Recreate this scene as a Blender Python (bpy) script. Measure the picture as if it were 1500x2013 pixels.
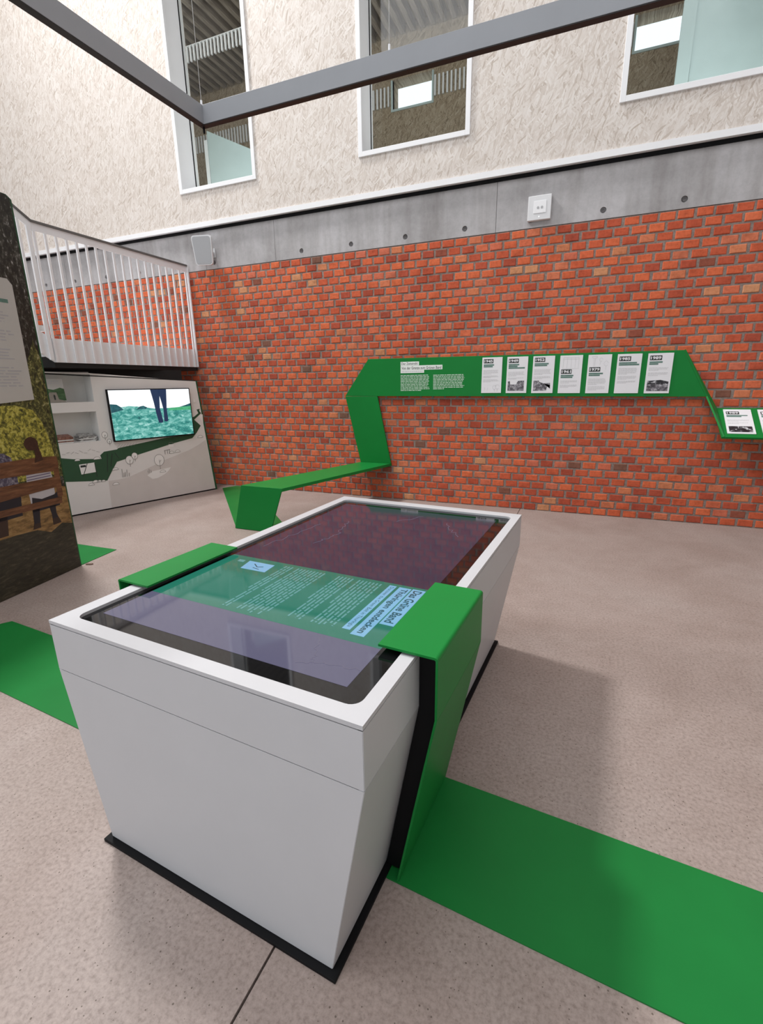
import bpy, bmesh, math, random
from mathutils import Vector, Matrix
random.seed(7)
for o in list(bpy.data.objects): bpy.data.objects.remove(o, do_unlink=True)
scene = bpy.context.scene
COL = scene.collection
D = 5.0547            # distance of the brick wall plane

# ------------------------------------------------------------------ camera
YAW, PITCH, ROLL, FPX = 0.3927, 0.2659, -0.0143, 930.0
def cam_axes():
    f0 = Vector((-math.sin(YAW), math.cos(YAW), 0)); r0 = Vector((math.cos(YAW), math.sin(YAW), 0)); u0 = Vector((0, 0, 1))
    d = math.cos(PITCH) * f0 - math.sin(PITCH) * u0
    up = math.sin(PITCH) * f0 + math.cos(PITCH) * u0
    r = math.cos(ROLL) * r0 + math.sin(ROLL) * up
    u = -math.sin(ROLL) * r0 + math.cos(ROLL) * up
    return r, u, d
CR, CU, CD = cam_axes()
CPOS = Vector((0, 0, 1.312))
cd = bpy.data.cameras.new('camera'); cam = bpy.data.objects.new('camera', cd); COL.objects.link(cam)
cd.sensor_fit = 'HORIZONTAL'; cd.sensor_width = 36.0; cd.lens = FPX / 1500.0 * 36.0
cd.clip_start = 0.05; cd.clip_end = 200
cam.matrix_world = Matrix(((CR.x, CU.x, -CD.x, CPOS.x), (CR.y, CU.y, -CD.y, CPOS.y), (CR.z, CU.z, -CD.z, CPOS.z), (0, 0, 0, 1)))
scene.camera = cam
def project(p):
    v = Vector(p) - CPOS; z = v.dot(CD)
    if z < 0.05: return None
    return (750 + FPX * v.dot(CR) / z, 1006.5 - FPX * v.dot(CU) / z)

# ------------------------------------------------------------------ world, lights, exposure
world = bpy.data.worlds.new('overcast_sky'); scene.world = world; world.use_nodes = True
bg = world.node_tree.nodes['Background']; bg.inputs[0].default_value = (0.86, 0.94, 1.0, 1); bg.inputs[1].default_value = 1.45
def area(name, loc, target, sx, sy, power, color=(1, 1, 1)):
    l = bpy.data.lights.new(name, 'AREA'); l.shape = 'RECTANGLE'; l.size = sx; l.size_y = sy; l.energy = power; l.color = color
    o = bpy.data.objects.new(name, l); COL.objects.link(o); o.location = loc
    d = (Vector(target) - Vector(loc)).normalized(); z = -d; x = Vector((1, 0, 0)); x = (x - z * x.dot(z)).normalized(); y = z.cross(x)
    o.rotation_euler = Matrix((x, y, z)).transposed().to_euler()
    return o
area('skylight_key', (-6.1, 3.55, 9.7), (-0.4, 1.6, 0.0), 1.0, 1.2, 560, (1.0, 0.985, 0.97)).data.spread = 2.6
area('overhead_fill', (-2.5, -1.0, 9.8), (-2.5, 1.0, 0), 10.8, 4.4, 640, (0.98, 0.985, 1.0))  # broad soft fill added overhead, below a roof without openings
area('gallery_fill', (-3.0, D + 0.50, 6.35), (-3.0, D + 3.5, 5.0), 10.0, 0.3, 46, (1.0, 0.98, 0.95))  # added fill, out of view above the windows, brightens the gallery
area('gallery_ceiling_fill', (-3.0, D + 0.60, 3.42), (-3.0, D + 1.8, 6.7), 10.0, 0.4, 60, (0.95, 1.0, 0.98))  # added fill, hidden below the sills, brightens the gallery ceiling
vs = scene.view_settings; vs.view_transform = 'Standard'; vs.look = 'None'; vs.exposure = -0.04; vs.gamma = 1.0; vs.use_curve_mapping = False

# ------------------------------------------------------------------ materials
def s2l(c):
    return tuple((x / 255 / 12.92 if x / 255 <= 0.04045 else ((x / 255 + 0.055) / 1.055) ** 2.4) for x in c)
MATS = {}
def new_mat(name):
    m = bpy.data.materials.new(name); m.use_nodes = True
    nt = m.node_tree; b = nt.nodes['Principled BSDF']; MATS[name] = m
    return m, nt, b
def N(nt, t, **kw):
    n = nt.nodes.new(t)
    for k, v in kw.items(): setattr(n, k, v)
    return n
def L(nt, a, b): nt.links.new(a, b)
def ramp(nt, fac, stops, interp='LINEAR'):
    r = N(nt, 'ShaderNodeValToRGB'); r.color_ramp.interpolation = interp
    e = r.color_ramp.elements
    while len(e) < len(stops): e.new(0.5)
    for i, (p, c) in enumerate(stops):
        e[i].position = p; e[i].color = (*c, 1)
    if fac is not None: L(nt, fac, r.inputs[0])
    return r
def noise(nt, vec, scale, detail=4, rough=0.55, dist=0.0):
    n = N(nt, 'ShaderNodeTexNoise'); n.inputs['Scale'].default_value = scale; n.inputs['Detail'].default_value = detail
    n.inputs['Roughness'].default_value = rough; n.inputs['Distortion'].default_value = dist
    if vec is not None: L(nt, vec, n.inputs['Vector'])
    return n
def objco(nt): return N(nt, 'ShaderNodeTexCoord').outputs['Object']
def mapping(nt, vec, scale=(1, 1, 1), rot=(0, 0, 0), loc=(0, 0, 0)):
    m = N(nt, 'ShaderNodeMapping'); L(nt, vec, m.inputs[0])
    m.inputs['Scale'].default_value = scale; m.inputs['Rotation'].default_value = rot; m.inputs['Location'].default_value = loc
    return m.outputs[0]
def bump(nt, b, h, strength, dist=0.002):
    n = N(nt, 'ShaderNodeBump'); n.inputs['Strength'].default_value = strength; n.inputs['Distance'].default_value = dist
    L(nt, h, n.inputs['Height']); L(nt, n.outputs[0], b.inputs['Normal'])
def mixc(nt, fac, a, c, mode='MIX'):
    n = N(nt, 'ShaderNodeMix', data_type='RGBA', blend_type=mode)
    if isinstance(fac, (int, float)): n.inputs[0].default_value = fac
    else: L(nt, fac, n.inputs[0])
    for k, v in ((6, a), (7, c)):
        if isinstance(v, tuple): n.inputs[k].default_value = (*v, 1)
        else: L(nt, v, n.inputs[k])
    return n.outputs[2]
def plain(name, col, rough=0.5, metal=0.0, var=0.0, vscale=6.0, grain=0.0, spec=0.5):
    m, nt, b = new_mat(name)
    b.inputs['Base Color'].default_value = (*col, 1); b.inputs['Roughness'].default_value = rough; b.inputs['Metallic'].default_value = metal
    b.inputs['Specular IOR Level'].default_value = spec
    co = objco(nt)
    if var > 0:
        n = noise(nt, co, vscale, 5)
        r = ramp(nt, n.outputs['Fac'], [(0.3, tuple(x * (1 - var) for x in col)), (0.7, tuple(min(1, x * (1 + var)) for x in col))])
        L(nt, r.outputs[0], b.inputs['Base Color'])
    if grain > 0:
        n = noise(nt, co, 420, 2); bump(nt, b, n.outputs['Fac'], grain, 0.0006)
    return m
def emit(name, col, strength=1.0, rough=0.06, base=(0.004, 0.004, 0.005)):
    m, nt, b = new_mat(name)
    b.inputs['Base Color'].default_value = (*base, 1); b.inputs['Roughness'].default_value = rough
    b.inputs['Emission Color'].default_value = (*col, 1); b.inputs['Emission Strength'].default_value = strength
    return m

GREEN = plain('green_lacquer', (0.009, 0.200, 0.037), 0.42, var=0.05, vscale=2.5, grain=0.10, spec=0.16)
GREEN_FLOOR = plain('green_floor_vinyl', (0.010, 0.175, 0.035), 0.42, var=0.08, vscale=3.0, grain=0.08, spec=0.2)
GREEN_DARK = plain('dark_green_edge', (0.008, 0.075, 0.028), 0.45, var=0.05)
WHITE_LAM = plain('white_laminate', (0.545, 0.545, 0.565), 0.42, spec=0.3, var=0.015, grain=0.10)
GREY_LAM = plain('pale_grey_laminate', (0.74, 0.715, 0.695), 0.5, var=0.02, grain=0.08)
BLACK = plain('matt_black', (0.005, 0.005, 0.006), 0.6, var=0.1, spec=0.15)
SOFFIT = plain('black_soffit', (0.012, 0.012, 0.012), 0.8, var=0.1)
WHITE_PAINT = plain('white_steel_paint', (0.86, 0.87, 0.90), 0.42, var=0.015)
WHITE_FRAME = plain('white_window_paint', (0.86, 0.87, 0.89), 0.45, var=0.01)
GREY_RAIL = plain('handrail_grey', (0.13, 0.125, 0.12), 0.4, var=0.1)
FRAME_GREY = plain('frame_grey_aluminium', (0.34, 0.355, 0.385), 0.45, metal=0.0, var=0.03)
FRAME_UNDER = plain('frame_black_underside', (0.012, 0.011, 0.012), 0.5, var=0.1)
STEEL = plain('steel_cable', (0.55, 0.55, 0.55), 0.35, metal=0.8, var=0.05)
CREAM = plain('paper_white', (0.80, 0.80, 0.83), 0.55, var=0.012)
INK = plain('printed_black', (0.018, 0.024, 0.022), 0.6, var=0.1)
INK_GREY = plain('printed_text_grey', (0.42, 0.42, 0.44), 0.6, var=0.05)
INK_PALE = plain('printed_line_grey', (0.60, 0.60, 0.62), 0.6, var=0.05)
INK_GREEN = plain('printed_dark_green', (0.10, 0.20, 0.165), 0.6, var=0.15, vscale=60)
PRINT_WHITE = plain('printed_white', (0.82, 0.86, 0.83), 0.5, var=0.02)
PRINT_TEXT = plain('printed_white_text', (0.55, 0.70, 0.58), 0.5, var=0.02)
RIVER = plain('printed_river_green', (0.020, 0.075, 0.032), 0.6, var=0.06)
HILL = plain('printed_hill_grey', (0.63, 0.585, 0.56), 0.6, var=0.03)
SKETCH_LINE = plain('printed_sketch_line', (0.16, 0.15, 0.14), 0.6, var=0.1)
SKETCH_FILL = plain('printed_sketch_fill', (0.82, 0.80, 0.78), 0.6, var=0.03)
SHELF_IN = plain('niche_grey', (0.70, 0.68, 0.66), 0.55, var=0.03)
SPK_GRILL = plain('speaker_grill_grey', (0.42, 0.43, 0.45), 0.7, var=0.06, vscale=400)
SPK_SHELL = plain('speaker_white_shell', (0.72, 0.73, 0.75), 0.5, var=0.02)
FROST = plain('frosted_pale_glass', (0.47, 0.58, 0.58), 0.25, var=0.03)
SLAT_WHITE = plain('white_slat', (0.75, 0.78, 0.8), 0.5, var=0.02)
SCRAP = plain('brown_wedge', (0.20, 0.13, 0.10), 0.7, var=0.1)

# wood joists and rough board of the gallery
WOOD, nt, b = new_mat('grey_timber')
co = objco(nt); n = noise(nt, mapping(nt, co, (14, 1.2, 14)), 3, 6)
r = ramp(nt, n.outputs['Fac'], [(0.3, (0.20, 0.17, 0.14)), (0.7, (0.42, 0.37, 0.32))]); L(nt, r.outputs[0], b.inputs['Base Color']); b.inputs['Roughness'].default_value = 0.7

def osb(name, dark, mid, light, cover=0.75):
    m, nt, b = new_mat(name)
    co = objco(nt)
    w = noise(nt, co, 2.2, 3)
    wob = N(nt, 'ShaderNodeVectorMath', operation='SCALE'); wob.inputs['Scale'].default_value = 0.10; L(nt, w.outputs['Color'], wob.inputs[0])
    add = N(nt, 'ShaderNodeVectorMath', operation='ADD'); L(nt, co, add.inputs[0]); L(nt, wob.outputs[0], add.inputs[1])
    vals = []
    for ang, sl, ss, off in ((0.22, 12.0, 75, 0.0), (-0.32, 14.0, 95, 3.1), (0.75, 16.0, 95, 7.7), (-0.95, 15.0, 85, 11.3)):
        mp = mapping(nt, add.outputs[0], (1, 1, 1), (0, ang, 0), (off, 0, off * 0.7))
        mp2 = mapping(nt, mp, (ss, 0.001, sl))
        v = N(nt, 'ShaderNodeTexVoronoi'); v.inputs['Scale'].default_value = 1.0; L(nt, mp2, v.inputs['Vector'])
        sep = N(nt, 'ShaderNodeSeparateColor'); L(nt, v.outputs['Color'], sep.inputs[0]); vals.append(sep)
    # pick among the layers by their own random values
    gt = N(nt, 'ShaderNodeMath', operation='GREATER_THAN'); L(nt, vals[2].outputs['Green'], gt.inputs[0]); gt.inputs[1].default_value = 0.68
    m1 = N(nt, 'ShaderNodeMix'); L(nt, gt.outputs[0], m1.inputs[0]); L(nt, vals[0].outputs['Red'], m1.inputs[2]); L(nt, vals[2].outputs['Red'], m1.inputs[3])
    gt2 = N(nt, 'ShaderNodeMath', operation='GREATER_THAN'); L(nt, vals[1].outputs['Green'], gt2.inputs[0]); gt2.inputs[1].default_value = 0.5
    m2 = N(nt, 'ShaderNodeMix'); L(nt, gt2.outputs[0], m2.inputs[0]); L(nt, m1.outputs[0], m2.inputs[2]); L(nt, vals[1].outputs['Red'], m2.inputs[3])
    gt3 = N(nt, 'ShaderNodeMath', operation='GREATER_THAN'); L(nt, vals[3].outputs['Green'], gt3.inputs[0]); gt3.inputs[1].default_value = 0.82
    m3 = N(nt, 'ShaderNodeMix'); L(nt, gt3.outputs[0], m3.inputs[0]); L(nt, m2.outputs[0], m3.inputs[2]); L(nt, vals[3].outputs['Red'], m3.inputs[3])
    r = ramp(nt, m3.outputs[0], [(0.0, dark), (0.14, tuple((a + 2 * c) / 3 for a, c in zip(dark, mid))), (0.38, mid), (0.7, tuple((a + c) / 2 for a, c in zip(mid, light))), (1.0, light)])
    big = noise(nt, co, 1.3, 4)
    r2 = ramp(nt, big.outputs['Fac'], [(0.3, (0.93, 0.92, 0.91)), (0.7, (1.0, 1.0, 1.0))])
    c = mixc(nt, 1.0, r.outputs[0], r2.outputs[0], 'MULTIPLY')
    L(nt, c, b.inputs['Base Color']); b.inputs['Roughness'].default_value = 0.75
    bump(nt, b, m3.outputs[0], 0.15, 0.002)
    return m
OSB = osb('whitewashed_strand_board', (0.50, 0.43, 0.375), (0.665, 0.605, 0.555), (0.775, 0.735, 0.70))
OSB_RAW = osb('raw_strand_board', (0.16, 0.12, 0.075), (0.30, 0.24, 0.165), (0.42, 0.36, 0.27))

# concrete band
CONC, nt, b = new_mat('fair_faced_concrete')
co = objco(nt); n1 = noise(nt, co, 1.6, 8, 0.6); n2 = noise(nt, co, 26, 5, 0.7); n3 = noise(nt, mapping(nt, co, (6, 6, 0.7)), 1.5, 5)
r1 = ramp(nt, n1.outputs['Fac'], [(0.25, (0.33, 0.32, 0.325)), (0.5, (0.45, 0.44, 0.45)), (0.75, (0.53, 0.52, 0.535))])
r2 = ramp(nt, n2.outputs['Fac'], [(0.25, (0.86, 0.86, 0.86)), (0.6, (1, 1, 1))])
r3 = ramp(nt, n3.outputs['Fac'], [(0.3, (0.78, 0.765, 0.75)), (0.58, (1, 1, 1))])
L(nt, mixc(nt, 1, mixc(nt, 1, r1.outputs[0], r2.outputs[0], 'MULTIPLY'), r3.outputs[0], 'MULTIPLY'), b.inputs['Base Color']); b.inputs['Roughness'].default_value = 0.75
bump(nt, b, n2.outputs['Fac'], 0.2, 0.002)

# mortar
MORTAR, nt, b = new_mat('grey_mortar')
co = objco(nt); n1 = noise(nt, co, 60, 5, 0.7); n2 = noise(nt, co, 3, 3)
r1 = ramp(nt, n1.outputs['Fac'], [(0.3, (0.185, 0.140, 0.118)), (0.7, (0.35, 0.285, 0.25))])
L(nt, r1.outputs[0], b.inputs['Base Color']); b.inputs['Roughness'].default_value = 0.9; bump(nt, b, n1.outputs['Fac'], 0.6, 0.003)

def brick_mat(name, use_attr):
    m, nt, b = new_mat(name)
    if use_attr:
        a = N(nt, 'ShaderNodeAttribute', attribute_name='rnd'); fac = a.outputs['Fac']
    else:
        fac = N(nt, 'ShaderNodeObjectInfo').outputs['Random']
    r = ramp(nt, fac, [(0.0, (0.20, 0.100, 0.070)), (0.010, (0.26, 0.095, 0.062)), (0.022, (0.40, 0.082, 0.048)), (0.25, (0.52, 0.102, 0.050)), (0.55, (0.62, 0.130, 0.058)),
                       (0.80, (0.68, 0.158, 0.067)), (0.90, (0.58, 0.155, 0.092)), (0.965, (0.62, 0.195, 0.092)), (0.990, (0.60, 0.27, 0.135))])
    geo = N(nt, 'ShaderNodeNewGeometry').outputs['Position']
    n1 = noise(nt, geo, 38, 6, 0.65); n2 = noise(nt, geo, 9, 4, 0.6)
    r1 = ramp(nt, n1.outputs['Fac'], [(0.25, (0.72, 0.70, 0.70)), (0.5, (0.98, 0.98, 0.98)), (0.78, (1.10, 1.12, 1.15))])
    r2 = ramp(nt, n2.outputs['Fac'], [(0.25, (0.74, 0.74, 0.76)), (0.5, (1, 1, 1)), (0.8, (1.05, 1.12, 1.2))])
    c = mixc(nt, 1, mixc(nt, 1, r.outputs[0], r1.outputs[0], 'MULTIPLY'), r2.outputs[0], 'MULTIPLY')
    L(nt, c, b.inputs['Base Color']); b.inputs['Roughness'].default_value = 0.85; b.inputs['Specular IOR Level'].default_value = 0.15
    bump(nt, b, n1.outputs['Fac'], 0.35, 0.003)
    return m
BRICK = brick_mat('red_brick', False); BRICK_S = brick_mat('red_brick_run', True)

# floor concrete
FLOOR, nt, b = new_mat('ground_concrete_floor')
co = objco(nt)
n1 = noise(nt, co, 0.9, 5, 0.55, 0.4); n2 = noise(nt, co, 85, 4, 0.7); n3 = noise(nt, co, 7, 5, 0.6)
r1 = ramp(nt, n1.outputs['Fac'], [(0.28, (0.30, 0.232, 0.205)), (0.5, (0.355, 0.287, 0.260)), (0.72, (0.39, 0.33, 0.305))])
r2 = ramp(nt, n2.outputs['Fac'], [(0.25, (0.62, 0.60, 0.59)), (0.5, (0.97, 0.97, 0.97)), (0.75, (1.20, 1.20, 1.20))])
r3 = ramp(nt, n3.outputs['Fac'], [(0.3, (0.91, 0.90, 0.89)), (0.65, (1, 1, 1))])
v = N(nt, 'ShaderNodeTexVoronoi'); v.inputs['Scale'].default_value = 105; L(nt, co, v.inputs['Vector'])
sep = N(nt, 'ShaderNodeSeparateColor'); L(nt, v.outputs['Color'], sep.inputs[0])
sz = N(nt, 'ShaderNodeMath', operation='MULTIPLY'); L(nt, sep.outputs['Red'], sz.inputs[0]); sz.inputs[1].default_value = 0.25
lt = N(nt, 'ShaderNodeMath', operation='LESS_THAN'); L(nt, v.outputs['Distance'], lt.inputs[0]); L(nt, sz.outputs[0], lt.inputs[1])
gt = N(nt, 'ShaderNodeMath', operation='GREATER_THAN'); L(nt, sep.outputs['Green'], gt.inputs[0]); gt.inputs[1].default_value = 0.70
pit = N(nt, 'ShaderNodeMath', operation='MULTIPLY'); L(nt, lt.outputs[0], pit.inputs[0]); L(nt, gt.outputs[0], pit.inputs[1])
pf = N(nt, 'ShaderNodeMath', operation='MULTIPLY'); L(nt, pit.outputs[0], pf.inputs[0]); pf.inputs[1].default_value = 0.8
c = mixc(nt, 1, mixc(nt, 1, r1.outputs[0], r2.outputs[0], 'MULTIPLY'), r3.outputs[0], 'MULTIPLY')
L(nt, mixc(nt, pf.outputs[0], c, (0.10, 0.075, 0.06)), b.inputs['Base Color']); b.inputs['Roughness'].default_value = 0.6; b.inputs['Specular IOR Level'].default_value = 0.25
bump(nt, b, n2.outputs['Fac'], 0.25, 0.001)

PLASTER = plain('white_plaster', (0.42, 0.41, 0.40), 0.8, var=0.03)
CEIL = plain('pale_ceiling', (0.42, 0.41, 0.40), 0.8, var=0.03)

# window glass: clear pane with a mirror film
GLASS, nt, b = new_mat('clear_window_glass')
out = nt.nodes['Material Output']; nt.nodes.remove(b)
tr = N(nt, 'ShaderNodeBsdfTransparent'); tr.inputs[0].default_value = (0.972, 0.985, 0.982, 1)
gl = N(nt, 'ShaderNodeBsdfGlossy'); gl.inputs['Roughness'].default_value = 0.02
fr0 = N(nt, 'ShaderNodeLayerWeight'); fr0.inputs[0].default_value = 0.5
fp = N(nt, 'ShaderNodeMath', operation='POWER'); L(nt, fr0.outputs['Facing'], fp.inputs[0]); fp.inputs[1].default_value = 5.0
fr = N(nt, 'ShaderNodeMath', operation='MULTIPLY_ADD'); L(nt, fp.outputs[0], fr.inputs[0]); fr.inputs[1].default_value = 0.9; fr.inputs[2].default_value = 0.025
mx = N(nt, 'ShaderNodeMixShader'); L(nt, fr.outputs[0], mx.inputs[0]); L(nt, tr.outputs[0], mx.inputs[1]); L(nt, gl.outputs[0], mx.inputs[2]); L(nt, mx.outputs[0], out.inputs[0])

# display surfaces
SCR_BEZEL = plain('black_glass_bezel', (0.006, 0.006, 0.007), 0.04, var=0.02)
SCR_MAP = emit('map_display', (0.040, 0.034, 0.062), 1.0, 0.05)
SCR_MAP_N = emit('map_display_near_lit', (0.125, 0.120, 0.195), 1.0, 0.05)  # same map; view-angle brightness put into the near part's emission
SCR_BAND = emit('teal_display_band', (0.018, 0.185, 0.125), 1.0, 0.05)
SCR_BOX = emit('pale_blue_display_box', (0.22, 0.48, 0.72), 1.0, 0.05)
SCR_TEXT = emit('display_text_white', (0.13, 0.34, 0.34), 1.0, 0.05)
SCR_INK = emit('display_title_ink', (0.020, 0.10, 0.13), 1.0, 0.05)
SCR_LINE = emit('display_map_line', (0.15, 0.14, 0.20), 1.0, 0.05)
TV_SKY = emit('screen_sky_white', (0.95, 0.98, 1.0), 1.25, 0.2)
TV_LEG = emit('screen_trousers_blue', (0.015, 0.035, 0.09), 1.0, 0.2)
def emit_noise(name, stops, mscale, rot=(0, 0, 0), strength=1.0, scale=1.0):
    m, nt, b = new_mat(name)
    co = objco(nt); n = noise(nt, mapping(nt, co, mscale, rot), scale, 7, 0.68, 0.6)
    r = ramp(nt, n.outputs['Fac'], stops); b.inputs['Base Color'].default_value = (0.01, 0.01, 0.01, 1); b.inputs['Roughness'].default_value = 0.2
    L(nt, r.outputs[0], b.inputs['Emission Color']); b.inputs['Emission Strength'].default_value = strength
    return m
TV_GRASS = emit_noise('screen_grass', [(0.25, (0.005, 0.07, 0.09)), (0.45, (0.04, 0.30, 0.26)), (0.58, (0.22, 0.58, 0.52)), (0.74, (0.70, 0.92, 0.92))], (13, 13, 26), (0.2, 0.35, 0))
TV_HEDGE = emit_noise('screen_hedge', [(0.3, (0.004, 0.035, 0.06)), (0.6, (0.02, 0.13, 0.15)), (0.8, (0.1, 0.3, 0.3))], (30, 30, 30))
TV_GREEN = emit_noise('screen_field', [(0.3, (0.02, 0.30, 0.10)), (0.7, (0.12, 0.55, 0.30))], (20, 20, 60))
def print_noise(name, stops, mscale, rot=(0, 0, 0), detail=7, dist=0.5):
    m, nt, b = new_mat(name)
    co = objco(nt); n = noise(nt, mapping(nt, co, mscale, rot), 1.0, detail, 0.7, dist)
    r = ramp(nt, n.outputs['Fac'], stops); L(nt, r.outputs[0], b.inputs['Base Color']); b.inputs['Roughness'].default_value = 0.5
    return m
P_TREE = print_noise('print_dark_tree', [(0.40, (0.006, 0.007, 0.005)), (0.52, (0.020, 0.020, 0.013)), (0.60, (0.10, 0.10, 0.085)), (0.69, (0.60, 0.60, 0.60))], (48, 48, 26), (0.5, 0, 0))
P_FOLI = print_noise('print_yellow_foliage', [(0.34, (0.015, 0.020, 0.006)), (0.45, (0.14, 0.14, 0.025)), (0.55, (0.44, 0.40, 0.06)), (0.68, (0.62, 0.60, 0.22))], (42, 42, 42))
P_FOLI2 = print_noise('print_mid_foliage', [(0.38, (0.008, 0.010, 0.005)), (0.5, (0.07, 0.075, 0.022)), (0.6, (0.24, 0.23, 0.07)), (0.72, (0.6, 0.6, 0.5))], (48, 48, 36), (0.6, 0, 0))
P_GROUND = print_noise('print_autumn_ground', [(0.3, (0.06, 0.035, 0.012)), (0.5, (0.26, 0.15, 0.05)), (0.7, (0.42, 0.28, 0.12))], (12, 12, 40))
P_GRASS = print_noise('print_dark_grass', [(0.3, (0.010, 0.010, 0.006)), (0.55, (0.035, 0.032, 0.018)), (0.75, (0.11, 0.095, 0.06))], (14, 14, 50))
P_WOOD = print_noise('print_bench_wood', [(0.3, (0.06, 0.022, 0.010)), (0.55, (0.17, 0.070, 0.030)), (0.75, (0.28, 0.14, 0.07))], (6, 6, 50))
P_HAIR = plain('print_hair_brown', (0.050, 0.020, 0.012), 0.5, var=0.3, vscale=60)
P_SHIRT = plain('print_shirt_white', (0.48, 0.47, 0.50), 0.5, var=0.05)
P_STRIPE = plain('print_stripe_violet', (0.16, 0.13, 0.22), 0.5, var=0.1)
P_JEANS = plain('print_trousers_dark', (0.012, 0.012, 0.02), 0.5, var=0.2)
P_PLAID = print_noise('print_plaid', [(0.35, (0.03, 0.025, 0.05)), (0.5, (0.10, 0.09, 0.14)), (0.68, (0.30, 0.28, 0.32))], (45, 45, 45), (0, 0, 0), 2, 0)
P_BOOT = plain('print_boot_brown', (0.035, 0.018, 0.012), 0.5, var=0.2)
P_PLATE = plain('print_text_plate', (0.50, 0.495, 0.47), 0.5, var=0.02)
BW = print_noise('print_black_white_photo', [(0.35, (0.012, 0.011, 0.014)), (0.5, (0.14, 0.13, 0.15)), (0.62, (0.45, 0.44, 0.47)), (0.75, (0.8, 0.8, 0.82))], (28, 28, 34))
BW_DARK = print_noise('print_dark_photo', [(0.45, (0.010, 0.009, 0.013)), (0.56, (0.05, 0.05, 0.06)), (0.63, (0.7, 0.7, 0.73))], (24, 24, 40))
BOOK_RED = print_noise('brochure_red_cover', [(0.35, (0.10, 0.035, 0.025)), (0.6, (0.30, 0.14, 0.10)), (0.75, (0.5, 0.45, 0.42))], (40, 40, 40))
BOOK_BW = print_noise('brochure_grey_cover', [(0.35, (0.03, 0.03, 0.03)), (0.5, (0.3, 0.29, 0.28)), (0.65, (0.75, 0.74, 0.72))], (24, 24, 60))
PAPER_EDGE = plain('paper_edges', (0.62, 0.61, 0.59), 0.7, var=0.08, vscale=300)
BOOK_LAND = print_noise('book_cover_landscape', [(0.3, (0.02, 0.06, 0.02)), (0.6, (0.07, 0.16, 0.06)), (0.8, (0.2, 0.25, 0.12))], (18, 18, 40))
BOOK_PATH = plain('book_cover_path', (0.30, 0.27, 0.23), 0.5, var=0.1, vscale=50)

# ------------------------------------------------------------------ mesh helpers
class Geo:
    def __init__(self): self.v = []; self.f = []
    def add(self, verts, faces):
        o = len(self.v); self.v += [tuple(p) for p in verts]; self.f += [tuple(i + o for i in f) for f in faces]
    def box(self, x0, y0, z0, x1, y1, z1):
        self.add([(x0, y0, z0), (x1, y0, z0), (x1, y1, z0), (x0, y1, z0), (x0, y0, z1), (x1, y0, z1), (x1, y1, z1), (x0, y1, z1)],
                 [(0, 3, 2, 1), (4, 5, 6, 7), (0, 1, 5, 4), (1, 2, 6, 5), (2, 3, 7, 6), (3, 0, 4, 7)])
    def prism(self, pts, vec):
        """closed solid: polygon pts (any plane) swept by vec"""
        pts = [Vector(p) for p in pts]; vec = Vector(vec); n = len(pts)
        self.add(pts + [p + vec for p in pts], [tuple(range(n)), tuple(range(2 * n - 1, n - 1, -1))] + [(i, n + i, n + (i + 1) % n, (i + 1) % n) for i in range(n)])
    def tube(self, p0, p1, r, seg=8):
        p0, p1 = Vector(p0), Vector(p1); d = (p1 - p0).normalized()
        a = d.orthogonal().normalized(); c = d.cross(a)
        ring = [a * math.cos(2 * math.pi * k / seg) * r + c * math.sin(2 * math.pi * k / seg) * r for k in range(seg)]
        self.prism([p0 + q for q in ring], p1 - p0)
    def build(self, name, mat, parent=None, bevel=0.0, seg=1):
        me = bpy.data.meshes.new(name); me.from_pydata(self.v, [], self.f); me.update()
        bm = bmesh.new(); bm.from_mesh(me); bmesh.ops.recalc_face_normals(bm, faces=bm.faces)
        if bevel > 0:
            bmesh.ops.bevel(bm, geom=[e for e in bm.edges], offset=bevel, segments=seg, affect='EDGES', clamp_overlap=True)
        bm.to_mesh(me); bm.free()
        me.materials.append(mat)
        o = bpy.data.objects.new(name, me); COL.objects.link(o)
        if parent is not None: o.parent = parent
        return o
def tag(o, label=None, cat=None, group=None, kind=None):
    if label: o['label'] = label
    if cat: o['category'] = cat
    if group: o['group'] = group
    if kind: o['kind'] = kind
    return o
def empty(name, loc=(0, 0, 0)):
    o = bpy.data.objects.new(name, None); COL.objects.link(o); o.empty_display_size = 0.1
    o.location = (0, 0, 0)          # parts carry world coordinates
    return o
def box(name, mat, parent, *b, bevel=0.0):
    g = Geo(); g.box(*b); return g.build(name, mat, parent, bevel)
def slab(name, mat, parent, pts, vec, bevel=0.0):
    g = Geo(); g.prism(pts, vec); return g.build(name, mat, parent, bevel)

class Frame:
    """a flat board's own axes: o origin, r right, u up, n towards the viewer"""
    def __init__(s, o, r, u): s.o = Vector(o); s.r = Vector(r).normalized(); s.u = Vector(u).normalized(); s.n = s.r.cross(s.u)
    def p(s, x, y, d=0.0): return s.o + s.r * x + s.u * y + s.n * d
    def poly(s, name, mat, parent, pts, d=0.001, t=0.0008):
        return slab(name, mat, parent, [s.p(x, y, d) for x, y in pts], s.n * t)
    def rect(s, name, mat, parent, x0, y0, x1, y1, d=0.001, t=0.0008):
        return s.poly(name, mat, parent, [(x0, y0), (x1, y0), (x1, y1), (x0, y1)], d, t)
    def gpoly(s, g, pts, d=0.001, t=0.0006): g.prism([s.p(x, y, d) for x, y in pts], s.n * t)
    def grect(s, g, x0, y0, x1, y1, d=0.001, t=0.0006): s.gpoly(g, [(x0, y0), (x1, y0), (x1, y1), (x0, y1)], d, t)
    def gline(s, g, pts, w, d=0.001, t=0.0005):
        for (xa, ya), (xb, yb) in zip(pts[:-1], pts[1:]):
            dx, dy = xb - xa, yb - ya; l = math.hypot(dx, dy) or 1; nx, ny = -dy / l * w / 2, dx / l * w / 2
            s.gpoly(g, [(xa - nx, ya - ny), (xb - nx, yb - ny), (xb + nx, yb + ny), (xa + nx, ya + ny)], d, t)
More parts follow.
